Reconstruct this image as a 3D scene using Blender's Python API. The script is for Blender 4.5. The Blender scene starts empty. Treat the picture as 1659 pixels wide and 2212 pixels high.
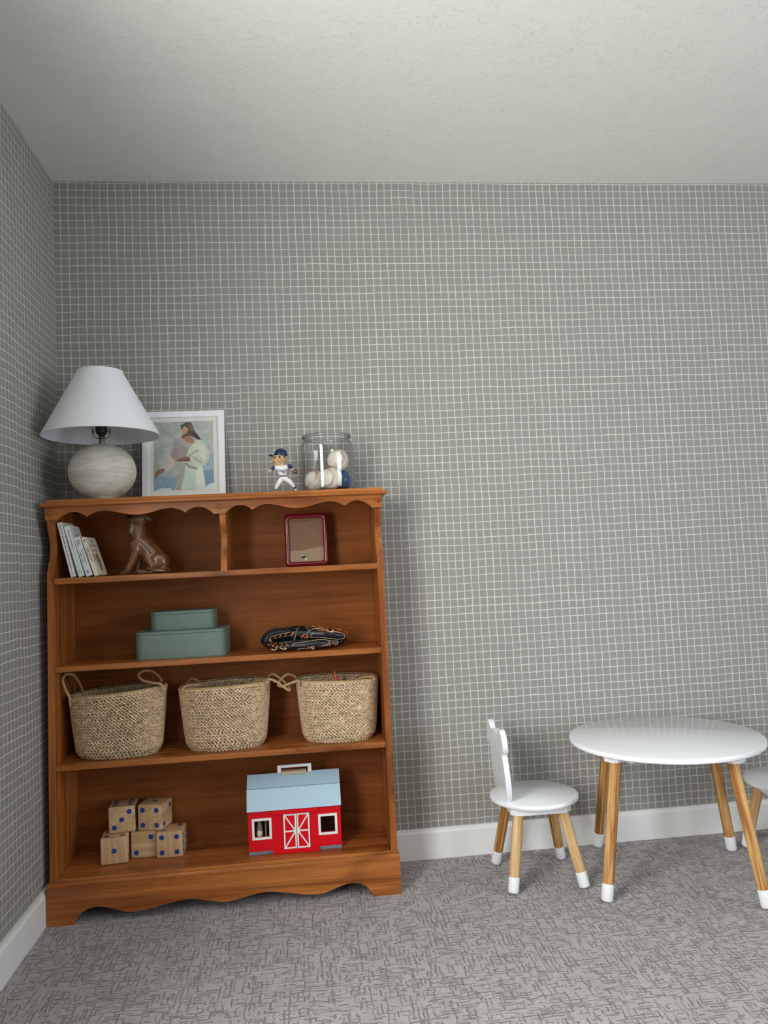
import bpy, bmesh, math, random
import numpy as np
from mathutils import Vector, Matrix, Euler, noise as mnoise

random.seed(7)
S = bpy.context.scene
COL = S.collection
PI = math.pi

# ------------------------------------------------------------------ camera
CAM_LOC = (0.8276, -2.738, 1.0431)
CAM_ROT = (1.6347, 0.0487, -0.1027)
FPX = 1660.6
cam = bpy.data.cameras.new('camera')
cam.sensor_fit = 'VERTICAL'
cam.sensor_height = 24.0
cam.lens = FPX / 2212 * 24.0
cam.clip_start = 0.05
camo = bpy.data.objects.new('camera', cam)
camo.location = CAM_LOC
camo.rotation_euler = CAM_ROT
COL.objects.link(camo)
S.camera = camo

# ------------------------------------------------------------------ view + world
S.view_settings.view_transform = 'Standard'
S.view_settings.look = 'None'
S.view_settings.gamma = 1.0
S.view_settings.use_curve_mapping = False
S.view_settings.exposure = 0.12
W = bpy.data.worlds.new('overcast_sky')
S.world = W
W.use_nodes = True
W.node_tree.nodes['Background'].inputs[0].default_value = (0.80, 0.88, 1.0, 1)
W.node_tree.nodes['Background'].inputs[1].default_value = 1.0

# ------------------------------------------------------------------ room size and windows (daylight)
H = 2.44
XR, YF = 4.3, -5.6
WIN1 = (-2.80, -1.65, 0.55, 2.04)      # window_1 in the left wall: y0, y1, z0, z1
WIN2 = (-4.20, -2.20, 0.50, 2.10)      # window_2 in the right wall, beyond the frame: y0, y1, z0, z1


def daylight(name, loc, rot, sx, sy, power, color):
    l = bpy.data.lights.new(name, 'AREA')
    l.shape = 'RECTANGLE'
    l.size, l.size_y = sx, sy
    l.energy = power
    l.color = color
    o = bpy.data.objects.new(name, l)
    o.location = loc
    o.rotation_euler = rot
    COL.objects.link(o)
    return o


daylight('window_daylight', (-0.10, (WIN1[0] + WIN1[1]) / 2, (WIN1[2] + WIN1[3]) / 2), (0, -PI / 2, 0),
         WIN1[3] - WIN1[2], WIN1[1] - WIN1[0], 118, (1.0, 0.968, 0.945))
daylight('window_daylight', (XR + 0.10, (WIN2[0] + WIN2[1]) / 2, (WIN2[2] + WIN2[3]) / 2), (0, PI / 2, 0),
         WIN2[3] - WIN2[2], WIN2[1] - WIN2[0], 74, (0.86, 0.92, 1.0))

# ------------------------------------------------------------------ photo pixel -> place on a known plane
_R = Euler(CAM_ROT, 'XYZ').to_matrix()


def at(u, v, **k):
    (ax, val), = k.items()
    i = 'xyz'.index(ax)
    d = _R @ Vector(((u - 829.5) / FPX, -(v - 1106) / FPX, -1))
    c = Vector(CAM_LOC)
    return c + d * ((val - c[i]) / d[i])


def zoomer(x0, y0, s):
    return lambda px, py, y: at(x0 + px / s, y0 + py / s, y=y)


# ------------------------------------------------------------------ node helpers
def srgb(r, g, b):
    f = lambda c: (c / 255) / 12.92 if c / 255 <= 0.04045 else ((c / 255 + 0.055) / 1.055) ** 2.4
    return (f(r), f(g), f(b), 1)


class NT:
    def __init__(self, name):
        self.m = bpy.data.materials.new(name)
        self.m.use_nodes = True
        self.t = self.m.node_tree
        self.b = self.t.nodes['Principled BSDF']
        self.out = self.t.nodes['Material Output']

    def n(self, typ, ins=None, **props):
        nd = self.t.nodes.new(typ)
        for k, v in props.items():
            setattr(nd, k, v)
        for k, v in (ins or {}).items():
            self.put(nd, k, v)
        return nd

    def put(self, nd, k, v):
        if isinstance(v, bpy.types.NodeSocket):
            self.t.links.new(v, nd.inputs[k])
        elif hasattr(v, 'outputs'):
            self.t.links.new(v.outputs[0], nd.inputs[k])
        else:
            nd.inputs[k].default_value = v

    def math(self, op, a, b=None, c=None, clamp=False):
        nd = self.t.nodes.new('ShaderNodeMath')
        nd.operation = op
        nd.use_clamp = clamp
        for i, v in enumerate((a, b, c)):
            if v is not None:
                self.put(nd, i, v)
        return nd.outputs[0]

    def mix(self, f, a, b, mode='MIX'):
        nd = self.t.nodes.new('ShaderNodeMix')
        nd.data_type = 'RGBA'
        nd.blend_type = mode
        self.put(nd, 0, f)
        self.put(nd, 6, a)
        self.put(nd, 7, b)
        return nd.outputs[2]

    def ramp(self, f, stops):
        nd = self.t.nodes.new('ShaderNodeValToRGB')
        cr = nd.color_ramp
        while len(cr.elements) < len(stops):
            cr.elements.new(0.5)
        for e, (p, c) in zip(cr.elements, stops):
            e.position = p
            e.color = c
        self.put(nd, 0, f)
        return nd.outputs[0]

    def coords(self, scale=(1, 1, 1), kind='Object'):
        tc = self.t.nodes.new('ShaderNodeTexCoord')
        mp = self.t.nodes.new('ShaderNodeMapping')
        self.put(mp, 'Scale', scale)
        self.t.links.new(tc.outputs[kind], mp.inputs[0])
        return mp.outputs[0]

    def noise(self, vec, scale=1.0, detail=4, rough=0.55, dist=0.0):
        return self.n('ShaderNodeTexNoise', {'Vector': vec, 'Scale': scale, 'Detail': detail, 'Roughness': rough,
                                             'Distortion': dist}).outputs[0]

    def bump(self, h, strength=0.3, dist=0.002, normal=None):
        ins = {'Height': h, 'Strength': strength, 'Distance': dist}
        if normal is not None:
            ins['Normal'] = normal
        nd = self.n('ShaderNodeBump', ins)
        return nd.outputs[0]

    def set(self, **k):
        for key, v in k.items():
            self.put(self.b, key.replace('_', ' '), v)
        return self.m


def plain(name, rgb, rough=0.5, bump=0.0, bscale=300, vary=0.0, **k):
    t = NT(name)
    c = srgb(*rgb)
    if vary:
        nz = t.noise(t.coords(), 25, 5)
        t.put(t.b, 'Base Color', t.mix(nz, tuple(x * (1 - vary) for x in c[:3]) + (1,), tuple(min(1, x * (1 + vary)) for x in c[:3]) + (1,)))
    else:
        t.put(t.b, 'Base Color', c)
    t.put(t.b, 'Roughness', rough)
    if bump:
        t.put(t.b, 'Normal', t.bump(t.noise(t.coords(), bscale, 3), bump, 0.001))
    t.set(**k)
    return t.m


def wood(name, grain, dark, light, rough=0.34, fine=1.0, blotch=0.8, coat=0.0, spec=0.32, chips=False, contrast=1.25):
    """grain: axis letter along which the figure runs"""
    t = NT(name)
    st = {'x': (1.2, 26, 26), 'y': (26, 1.2, 26), 'z': (26, 26, 1.2)}[grain]
    v = t.coords(tuple(s * fine for s in st))
    g1 = t.noise(v, 1.0, 6, 0.6, 0.6)
    fs = {'x': (6, 260, 260), 'y': (260, 6, 260), 'z': (260, 260, 6)}[grain]
    g2 = t.noise(t.coords(tuple(s * fine for s in fs)), 1.0, 3, 0.6)
    bs = {'x': (3.2, 9, 9), 'y': (9, 3.2, 9), 'z': (9, 9, 3.2)}[grain]
    bl = t.noise(t.coords(bs), 1.0, 3, 0.5, 0.8)
    mid = tuple((a + b) / 2 for a, b in zip(dark, light))
    k = contrast
    c = t.ramp(g1, [(0.50 - 0.20 / k, dark), (0.51, mid), (0.52 + 0.20 / k, light)])
    c = t.mix(t.math('MULTIPLY', t.math('SUBTRACT', 0.62, g2, clamp=True), 1.3), c, tuple(x * 0.55 for x in dark[:3]) + (1,))
    bm_ = t.ramp(bl, [(0.28, (0.30, 0.26, 0.25, 1)), (0.46, (1, 1, 1, 1)), (0.62, (1, 1, 1, 1)), (0.78, (1.3, 1.3, 1.25, 1))])
    c = t.mix(blotch, c, t.mix(1.0, c, bm_, 'MULTIPLY'))
    if chips:   # tiny knocks through the stain
        ch = t.math('GREATER_THAN', t.noise(t.coords((60, 60, 110)), 1.0, 2, 0.5), 0.765)
        c = t.mix(t.math('MULTIPLY', ch, 0.6), c, (0.72, 0.50, 0.30, 1))
    t.set(Base_Color=c, Roughness=rough, Coat_Weight=coat, Coat_Roughness=0.22, Specular_IOR_Level=spec)
    t.put(t.b, 'Normal', t.bump(g2, 0.08, 0.0006))
    return t.m


# ------------------------------------------------------------------ geometry helpers
def tag(o, label=None, cat=None, group=None, kind=None):
    if label: o['label'] = label
    if cat: o['category'] = cat
    if group: o['group'] = group
    if kind: o['kind'] = kind
    return o


def thing(name, label, cat, loc=(0, 0, 0), rot=(0, 0, 0), group=None):
    o = bpy.data.objects.new(name, None)
    o.empty_display_size = 0.05
    o.location = loc
    o.rotation_euler = rot
    COL.objects.link(o)
    return tag(o, label, cat, group)


def obj(name, bm, mat, parent=None, smooth=False, loc=None, rot=None, autosmooth=None):
    me = bpy.data.meshes.new(name)
    bmesh.ops.recalc_face_normals(bm, faces=bm.faces)
    bm.to_mesh(me)
    bm.free()
    return mobj(name, me, mat, parent, smooth, loc, rot, autosmooth)


def mobj(name, me, mat, parent=None, smooth=False, loc=None, rot=None, autosmooth=None):
    if mat is not None and not me.materials:
        me.materials.append(mat)
    o = bpy.data.objects.new(name, me)
    COL.objects.link(o)
    if parent is not None:
        o.parent = parent
    if loc is not None: o.location = loc
    if rot is not None: o.rotation_euler = rot
    if smooth:
        me.polygons.foreach_set('use_smooth', [True] * len(me.polygons))
        if autosmooth is not None:
            me.update()
            try:
                me.set_sharp_from_angle(angle=autosmooth)
            except Exception:
                pass
    return o


def struct(name, bm, mat, parent=None):
    o = obj(name, bm, mat, parent)
    if parent is None:
        o['kind'] = 'structure'
    return o


def box(bm, x0, x1, y0, y1, z0, z1, bev=0.0, seg=2, M=None):
    vs = [bm.verts.new((x, y, z)) for x in (x0, x1) for y in (y0, y1) for z in (z0, z1)]
    f = [(0, 1, 3, 2), (4, 6, 7, 5), (0, 4, 5, 1), (2, 3, 7, 6), (0, 2, 6, 4), (1, 5, 7, 3)]
    fs = [bm.faces.new([vs[i] for i in q]) for q in f]
    if bev:
        es = list({e for q in fs for e in q.edges})
        r = bmesh.ops.bevel(bm, geom=es, offset=bev, segments=seg, profile=0.5, affect='EDGES')
        vs = list({v for v in r['verts']} | {v for v in vs if v.is_valid})
    if M is not None:
        bmesh.ops.transform(bm, matrix=M, verts=[v for v in vs if v.is_valid])
    return bm


def nb():
    return bmesh.new()


def boxo(name, mat, parent, x0, x1, y0, y1, z0, z1, bev=0.0015, **k):
    return obj(name, box(nb(), x0, x1, y0, y1, z0, z1, bev), mat, parent, **k)


def prism(bm, pts, axis, a, b, bev=0.0, seg=2):
    """outline pts (2D) extruded along axis from a to b"""
    def mk(p, t):
        return {'x': (t, p[0], p[1]), 'y': (p[0], t, p[1]), 'z': (p[0], p[1], t)}[axis]
    A = [bm.verts.new(mk(p, a)) for p in pts]
    B = [bm.verts.new(mk(p, b)) for p in pts]
    n = len(pts)
    f1 = bm.faces.new(A)
    f2 = bm.faces.new(B[::-1])
    for i in range(n):
        bm.faces.new((A[i], B[i], B[(i + 1) % n], A[(i + 1) % n]))
    if bev:
        es = list(f1.edges) + list(f2.edges)
        bmesh.ops.bevel(bm, geom=es, offset=bev, segments=seg, profile=0.5, affect='EDGES')
    bmesh.ops.triangulate(bm, faces=[f for f in bm.faces if len(f.verts) > 4])
    return bm


def lathe(bm, prof, segs=48, cx=0, cy=0, sx=1, sy=1):
    """prof: list of (r, z); r == 0 closes the end"""
    rings = []
    for r, z in prof:
        if r <= 1e-7:
            rings.append([bm.verts.new((cx, cy, z))])
        else:
            rings.append([bm.verts.new((cx + r * sx * math.cos(2 * PI * i / segs), cy + r * sy * math.sin(2 * PI * i / segs), z)) for i in range(segs)])
    for a, b in zip(rings, rings[1:]):
        for i in range(segs):
            j = (i + 1) % segs
            if len(a) == 1 and len(b) == 1: break
            if len(a) == 1: bm.faces.new((a[0], b[i], b[j]))
            elif len(b) == 1: bm.faces.new((a[i], a[j], b[0]))
            else: bm.faces.new((a[i], a[j], b[j], b[i]))
    return bm


def catmull(pts, n=6, closed=False):
    P = [Vector(p) for p in pts]
    m = len(P)
    out = []
    rng = range(m) if closed else range(m - 1)
    for i in rng:
        p0 = P[(i - 1) % m] if closed or i > 0 else P[0] * 2 - P[1]
        p1, p2 = P[i], P[(i + 1) % m]
        p3 = P[(i + 2) % m] if closed or i + 2 < m else P[-1] * 2 - P[-2]
        for k in range(n):
            t = k / n
            out.append(0.5 * ((2 * p1) + (p2 - p0) * t + (2 * p0 - 5 * p1 + 4 * p2 - p3) * t * t + (3 * p1 - p0 - 3 * p2 + p3) * t ** 3))
    if not closed:
        out.append(P[-1])
    return out


def tube(bm, pts, r, segs=8, closed=False, flat=None):
    """r number or list; flat = (wide, thin) factors with the thin side along 'up'"""
    P = [Vector(p) for p in pts]
    n = len(P)
    rr = r if isinstance(r, (list, tuple)) else [r] * n
    rings = []
    up = None
    for i, p in enumerate(P):
        t = (P[(i + 1) % n] - P[i - 1]) if closed else (P[min(i + 1, n - 1)] - P[max(i - 1, 0)])
        if t.length < 1e-9: t = Vector((0, 0, 1))
        t.normalize()
        if up is None:
            up = Vector((0, 0, 1)) if abs(t.z) < 0.9 else Vector((0, 1, 0))
        a = t.cross(up)
        if a.length < 1e-6: a = t.cross(Vector((1, 0, 0)))
        a.normalize()
        b = a.cross(t).normalized()
        up = b
        fa, fb = flat or (1, 1)
        rings.append([bm.verts.new(p + (a * math.cos(2 * PI * k / segs) * fa + b * math.sin(2 * PI * k / segs) * fb) * rr[i]) for k in range(segs)])
    m = n if closed else n - 1
    for i in range(m):
        A, B = rings[i], rings[(i + 1) % n]
        for k in range(segs):
            j = (k + 1) % segs
            bm.faces.new((A[k], A[j], B[j], B[k]))
    if not closed:
        bm.faces.new(rings[0][::-1])
        bm.faces.new(rings[-1])
    return bm


def ball(bm, c, r, seg=16, rot=None):
    rr = r if isinstance(r, (list, tuple)) else (r, r, r)
    M = Matrix.Translation(Vector(c)) @ (rot.to_matrix().to_4x4() if rot else Matrix()) @ Matrix.Diagonal((*rr, 1))
    bmesh.ops.create_uvsphere(bm, u_segments=seg, v_segments=max(6, seg // 2), radius=1, matrix=M)
    return bm


def capsule(bm, p0, p1, r0, r1, seg=14):
    p0, p1 = Vector(p0), Vector(p1)
    ball(bm, p0, r0, seg)
    ball(bm, p1, r1, seg)
    d = p1 - p0
    L = d.length
    if L > 1e-6:
        q = d.to_track_quat('Z', 'Y').to_matrix().to_4x4()
        bmesh.ops.create_cone(bm, cap_ends=True, segments=seg, radius1=r0, radius2=r1, depth=L,
                              matrix=Matrix.Translation((p0 + p1) / 2) @ q)
    return bm


def chain(bm, pts, seg=14):
    for (a, ra), (b, rb) in zip(pts, pts[1:]):
        capsule(bm, a, b, ra, rb, seg)
    return bm


def blob_mesh(bm, voxel=0.003, smooth=6, decimate=None):
    """union of overlapping closed shapes -> one continuous smooth mesh"""
    me = bpy.data.meshes.new('tmp')
    bm.to_mesh(me)
    bm.free()
    o = bpy.data.objects.new('tmp', me)
    COL.objects.link(o)
    r = o.modifiers.new('r', 'REMESH')
    r.mode = 'VOXEL'
    r.voxel_size = voxel
    s = o.modifiers.new('s', 'SMOOTH')
    s.iterations = smooth
    s.factor = 0.5
    if decimate:
        d = o.modifiers.new('d', 'DECIMATE')
        d.ratio = decimate
    dg = bpy.context.evaluated_depsgraph_get()
    dg.update()
    out = bpy.data.meshes.new_from_object(o.evaluated_get(dg))
    bpy.data.objects.remove(o)
    bpy.data.meshes.remove(me)
    return out


def text(name, body, size, mat, parent, loc, M=None, align='LEFT', shear=0.0, extrude=0.00015, bold=0.0, squeeze=1.0):
    c = bpy.data.curves.new('t', 'FONT')
    c.body = body
    c.size = size
    c.align_x = align
    c.align_y = 'CENTER'
    c.shear = shear
    c.extrude = extrude
    c.offset = bold
    c.resolution_u = 3
    o = bpy.data.objects.new('t', c)
    COL.objects.link(o)
    dg = bpy.context.evaluated_depsgraph_get()
    dg.update()
    me = bpy.data.meshes.new_from_object(o.evaluated_get(dg))
    bpy.data.objects.remove(o)
    me.transform(Matrix.Diagonal((squeeze, 1, 1, 1)))
    if M is not None:
        me.transform(M)
    me.transform(Matrix.Translation(loc))
    me.materials.clear()
    return mobj(name, me, mat, parent)


FACE_FRONT = Matrix(((1, 0, 0, 0), (0, 0, -1, 0), (0, 1, 0, 0), (0, 0, 0, 1)))       # text on a plane facing -y
SPINE_DOWN = Matrix(((0, 1, 0, 0), (0, 0, -1, 0), (-1, 0, 0, 0), (0, 0, 0, 1)))      # reads downwards, facing -y
FACE_RIGHT = Matrix(((0, 0, 1, 0), (1, 0, 0, 0), (0, 1, 0, 0), (0, 0, 0, 1)))        # text on a plane facing +x


def vcol(me, fn, name='tint'):
    a = me.color_attributes.new(name, 'FLOAT_COLOR', 'POINT')
    co = np.empty(len(me.vertices) * 3)
    me.vertices.foreach_get('co', co)
    c = fn(co.reshape(-1, 3)).astype(np.float32)
    a.data.foreach_set('color', np.concatenate([c, np.ones((len(c), 1), np.float32)], 1).ravel())


def tint_mat(name, rough=0.5, bump=None, **k):
    t = NT(name)
    at_ = t.n('ShaderNodeAttribute', attribute_name='tint')
    t.put(t.b, 'Base Color', at_.outputs[0])
    t.put(t.b, 'Roughness', rough)
    if bump:
        v = t.coords(bump[0])
        t.put(t.b, 'Normal', t.bump(t.noise(v, 1, 4), bump[1], bump[2]))
    t.set(**k)
    return t.m


# ------------------------------------------------------------------ surface materials
def wallpaper(name, axis, phase_u, seams=False):
    t = NT(name)
    geo = t.n('ShaderNodeNewGeometry')
    sep = t.n('ShaderNodeSeparateXYZ', {0: geo.outputs['Position']})
    u = sep.outputs[0 if axis == 'x' else 1]
    w = sep.outputs[2]
    P, PZ = 0.0275, 0.0145
    nv = t.n('ShaderNodeTexNoise', {'Vector': geo.outputs['Position'], 'Scale': 6.5, 'Detail': 3.0, 'Roughness': 0.5})
    ns = t.n('ShaderNodeSeparateXYZ', {0: nv.outputs[1]})
    wu = t.math('MULTIPLY', t.math('SUBTRACT', ns.outputs[0], 0.5), 0.010)
    ww = t.math('MULTIPLY', t.math('SUBTRACT', ns.outputs[1], 0.5), 0.010)
    if seams:   # strips of paper hung side by side, a few millimetres out of step
        strip = t.math('FLOOR', t.math('DIVIDE', t.math('ADD', u, 0.385), 0.52))
        ww = t.math('ADD', ww, t.math('MULTIPLY', strip, 0.0035))
    up = t.math('ADD', t.math('SUBTRACT', u, phase_u), wu)
    wp = t.math('ADD', t.math('SUBTRACT', w, PZ), ww)

    def lines(c, salt):
        q = t.math('DIVIDE', c, P)
        fr = t.math('ABSOLUTE', t.math('SUBTRACT', t.math('FRACT', t.math('ADD', q, 0.5)), 0.5))
        d = t.math('MULTIPLY', fr, P)
        idx = t.math('FLOOR', t.math('ADD', q, 0.5))
        wn = t.n('ShaderNodeTexWhiteNoise', {'W': t.math('ADD', idx, salt)}, noise_dimensions='1D').outputs[0]
        var = t.noise(geo.outputs['Position'], 22, 2)
        wid = t.math('ADD', 0.00055, t.math('MULTIPLY', t.math('ADD', wn, var), 0.00045))
        return t.math('SUBTRACT', 1.0, t.n('ShaderNodeMapRange', {0: d, 1: wid, 2: t.math('ADD', wid, 0.0007), 3: 0.0, 4: 1.0},
                                           interpolation_type='SMOOTHSTEP').outputs[0])
    m = t.math('MAXIMUM', lines(up, 3.1), lines(wp, 57.7))
    op = t.math('ADD', 0.62, t.math('MULTIPLY', t.noise(geo.outputs['Position'], 30, 3), 0.5), clamp=True)
    m = t.math('MULTIPLY', m, op)
    fib = t.noise(geo.outputs['Position'], 700, 2)
    ground = t.mix(fib, srgb(140, 139, 134), srgb(152, 151, 146))
    t.set(Base_Color=t.mix(m, ground, srgb(212, 210, 202)), Roughness=0.62, Specular_IOR_Level=0.3)
    t.put(t.b, 'Normal', t.bump(fib, 0.06, 0.0005))
    return t.m


def carpet():
    t = NT('carpet_pile')
    geo = t.n('ShaderNodeNewGeometry')
    p = geo.outputs['Position']
    wv = t.n('ShaderNodeTexNoise', {'Vector': p, 'Scale': 75.0, 'Detail': 3.0, 'Roughness': 0.65})
    pv = t.n('ShaderNodeVectorMath', {0: p, 1: t.n('ShaderNodeVectorMath', {0: wv.outputs[1], 'Scale': 0.0105}, operation='SCALE').outputs[0]}, operation='ADD').outputs[0]
    sp = t.n('ShaderNodeSeparateXYZ', {0: pv})

    def dashes(u, w, length, pitch, salt, keep):
        """short cut lines running along u, one row every pitch of w, broken at random"""
        row = t.math('FLOOR', t.math('DIVIDE', w, pitch))
        rr = t.n('ShaderNodeTexWhiteNoise', {'W': t.math('ADD', row, salt)}, noise_dimensions='1D').outputs[0]
        uu_ = t.math('ADD', t.math('DIVIDE', u, length), t.math('MULTIPLY', rr, 17.0))
        seg = t.math('FLOOR', uu_)
        cv = t.n('ShaderNodeCombineXYZ', {0: seg, 1: row, 2: salt})
        rn = t.n('ShaderNodeTexWhiteNoise', {0: cv}, noise_dimensions='3D')
        on = t.math('LESS_THAN', rn.outputs[0], keep)
        off = t.math('MULTIPLY', t.math('SUBTRACT', t.n('ShaderNodeSeparateXYZ', {0: rn.outputs[1]}).outputs[1], 0.5), 0.4)
        d = t.math('MULTIPLY', t.math('ABSOLUTE', t.math('SUBTRACT', t.math('FRACT', t.math('DIVIDE', w, pitch)), t.math('ADD', 0.5, off))), pitch)
        ln = t.n('ShaderNodeMapRange', {0: d, 1: 0.0004, 2: 0.0026, 3: 1.0, 4: 0.0}, interpolation_type='SMOOTHSTEP').outputs[0]
        amt = t.math('ADD', 0.35, t.math('MULTIPLY', t.n('ShaderNodeSeparateXYZ', {0: rn.outputs[1]}).outputs[2], 0.65))
        return t.math('MULTIPLY', t.math('MULTIPLY', ln, on), amt)
    x, y = sp.outputs[0], sp.outputs[1]
    region = t.n('ShaderNodeMapRange', {0: t.noise(p, 9, 3), 1: 0.42, 2: 0.58, 3: 0.12, 4: 0.60}).outputs[0]
    inv = t.math('SUBTRACT', 0.72, region)
    groove = t.math('MAXIMUM', t.math('MAXIMUM', dashes(x, y, 0.030, 0.0105, 1.3, region), dashes(x, y, 0.015, 0.0140, 7.9, 0.30)),
                    t.math('MAXIMUM', dashes(y, x, 0.032, 0.0115, 4.7, inv), dashes(y, x, 0.016, 0.0150, 11.3, 0.30)))
    pile = t.noise(p, 330, 3, 0.75)
    mott = t.noise(p, 11, 5, 0.65)
    tuft = t.n('ShaderNodeTexVoronoi', {'Vector': p, 'Scale': 190.0}).outputs[0]
    c = t.mix(mott, srgb(176, 168, 169), srgb(214, 207, 209))
    c = t.mix(t.n('ShaderNodeMapRange', {0: pile, 1: 0.35, 2: 0.62, 3: 0.0, 4: 1.0}).outputs[0], t.mix(0.45, c, srgb(112, 104, 104)), c)
    c = t.mix(t.math('MULTIPLY', groove, 0.62), c, srgb(92, 84, 84))
    t.set(Base_Color=c, Roughness=0.95, Specular_IOR_Level=0.1, Sheen_Weight=0.2)
    h = t.math('ADD', t.math('ADD', t.math('MULTIPLY', pile, 0.6), t.math('MULTIPLY', tuft, -0.25)), t.math('MULTIPLY', groove, -1.0))
    t.put(t.b, 'Normal', t.bump(h, 0.9, 0.006))
    return t.m


def ceiling_mat():
    t = NT('knockdown_plaster')
    geo = t.n('ShaderNodeNewGeometry')
    p = geo.outputs['Position']
    mp = t.n('ShaderNodeMapping', {0: p, 'Scale': (20, 34, 20), 'Rotation': (0, 0, 0.25)})
    n1 = t.n('ShaderNodeTexNoise', {'Vector': mp, 'Scale': 1.0, 'Detail': 4.0, 'Roughness': 0.5, 'Distortion': 1.6}).outputs[0]
    ridge = t.math('ABSOLUTE', t.math('SUBTRACT', n1, 0.5))
    r = t.n('ShaderNodeMapRange', {0: ridge, 1: 0.0, 2: 0.022, 3: 1.0, 4: 0.0}, interpolation_type='SMOOTHSTEP').outputs[0]
    n2 = t.noise(p, 14, 3)
    r = t.math('MULTIPLY', r, t.ramp(n2, [(0.40, (0, 0, 0, 1)), (0.58, (1, 1, 1, 1))]))
    h = t.math('ADD', r, t.math('MULTIPLY', t.noise(p, 160, 2), 0.10))
    t.set(Base_Color=srgb(228, 227, 222), Roughness=0.5, Specular_IOR_Level=0.4)
    t.put(t.b, 'Normal', t.bump(h, 0.40, 0.005))
    return t.m


M = {}
M['paper_back'] = wallpaper('wallpaper_grid', 'x', 0.021)
M['paper_left'] = wallpaper('wallpaper_grid_side', 'y', -0.008, True)
M['carpet'] = carpet()
M['ceiling'] = ceiling_mat()
M['wall_paint'] = plain('painted_wall', (226, 224, 218), 0.7, 0.05)
M['trim'] = plain('trim_paint', (236, 236, 236), 0.38)
WD, WL = (0.22, 0.058, 0.012, 1), (0.56, 0.195, 0.045, 1)
M['wood_x'] = wood('stained_wood_along', 'x', WD, WL, chips=True)
M['wood_z'] = wood('stained_wood_upright', 'z', WD, WL)
M['wood_y'] = wood('stained_wood_deep', 'y', WD, WL)
M['wood_back_shade'] = wood('stained_plywood_shade', 'x', (0.19, 0.052, 0.011, 1), (0.33, 0.105, 0.022, 1), 0.5, 0.8, 0.3, 0.0, 0.15)  # darker than the case wood: shade inside the shelves put into its colour
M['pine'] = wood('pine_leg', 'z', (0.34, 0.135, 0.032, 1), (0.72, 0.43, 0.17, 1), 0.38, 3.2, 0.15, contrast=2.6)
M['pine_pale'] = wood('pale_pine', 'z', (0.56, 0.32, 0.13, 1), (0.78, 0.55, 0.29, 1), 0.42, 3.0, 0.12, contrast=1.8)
M['white_lacquer'] = plain('white_lacquer', (240, 242, 247), 0.16, Coat_Weight=0.3, Coat_Roughness=0.08)
M['white_dip'] = plain('white_dip', (240, 241, 245), 0.35)
M['white_frame'] = plain('white_frame', (240, 241, 245), 0.35)
M['mat_board'] = plain('mat_board', (226, 225, 220), 0.8)
M['black'] = plain('black_plastic', (14, 15, 22), 0.35)
M['brass'] = plain('aged_brass', (150, 128, 96), 0.32, Metallic=1.0)

# ------------------------------------------------------------------ room shell
def quad(bm, pts):
    bm.faces.new([bm.verts.new(p) for p in pts])
    return bm


b = nb(); box(b, -0.12, XR + 0.12, YF - 0.12, 0.12, -0.10, 0.0); struct('floor', b, M['carpet'])
b = nb(); box(b, -0.12, XR + 0.12, YF - 0.12, 0.12, H, H + 0.1); struct('ceiling', b, M['ceiling'])
b = nb(); box(b, -0.12, XR + 0.12, 0.0, 0.12, 0, H); struct('wall_back', b, M['paper_back'])
b = nb()
y0, y1, z0, z1 = WIN1
box(b, -0.12, 0, YF, y0, 0, H); box(b, -0.12, 0, y1, 0, 0, H); box(b, -0.12, 0, y0, y1, 0, z0); box(b, -0.12, 0, y0, y1, z1, H)
struct('wall_left', b, M['paper_left'])
b = nb()
y0, y1, z0, z1 = WIN2
box(b, XR, XR + 0.12, YF, y0, 0, H); box(b, XR, XR + 0.12, y1, 0, 0, H); box(b, XR, XR + 0.12, y0, y1, 0, z0); box(b, XR, XR + 0.12, y0, y1, z1, H)
struct('wall_right', b, M['paper_left'])
b = nb(); box(b, -0.12, XR + 0.12, YF - 0.12, YF, 0, H); struct('wall_front', b, M['paper_back'])


def schlick(t, f0=0.04):
    fc = t.n('ShaderNodeLayerWeight', {0: 0.5}).outputs[1]
    return t.math('ADD', f0, t.math('MULTIPLY', t.math('POWER', fc, 5.0), 1 - f0))


def window_glass():
    t = NT('window_glass')
    tr = t.n('ShaderNodeBsdfTransparent', {0: (0.96, 0.98, 0.97, 1)})
    gl = t.n('ShaderNodeBsdfGlossy', {0: (1, 1, 1, 1), 'Roughness': 0.0})
    mx = t.n('ShaderNodeMixShader', {0: schlick(t), 1: tr, 2: gl})
    t.t.links.new(mx.outputs[0], t.out.inputs[0])
    return t.m


M['pane'] = window_glass()


def window(name, M4, w, h):
    """sash window in local x (width), z (height); frame and pane as parts"""
    root = thing(name, None, None)
    root.matrix_world = M4
    root['kind'] = 'structure'
    f = nb()
    for a, c, d, e in ((-w / 2, w / 2, 0, 0.05), (-w / 2, w / 2, h - 0.05, h), (-w / 2, -w / 2 + 0.05, 0.05, h - 0.05), (w / 2 - 0.05, w / 2, 0.05, h - 0.05), (-0.02, 0.02, 0.05, h - 0.05)):
        box(f, a, c, -0.02, 0.02, d, e, 0.003)
    obj('window_frame', f, M['trim'], root)
    obj('window_sill', box(nb(), -w / 2 - 0.04, w / 2 + 0.04, -0.08, -0.02, -0.03, -0.002, 0.004), M['trim'], root)
    for s in (-1, 1):
        xa, xb = sorted((s * 0.02, s * (w / 2 - 0.05)))
        obj('pane', box(nb(), xa, xb, -0.002, 0.002, 0.05, h - 0.05), M['pane'], root)


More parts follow.
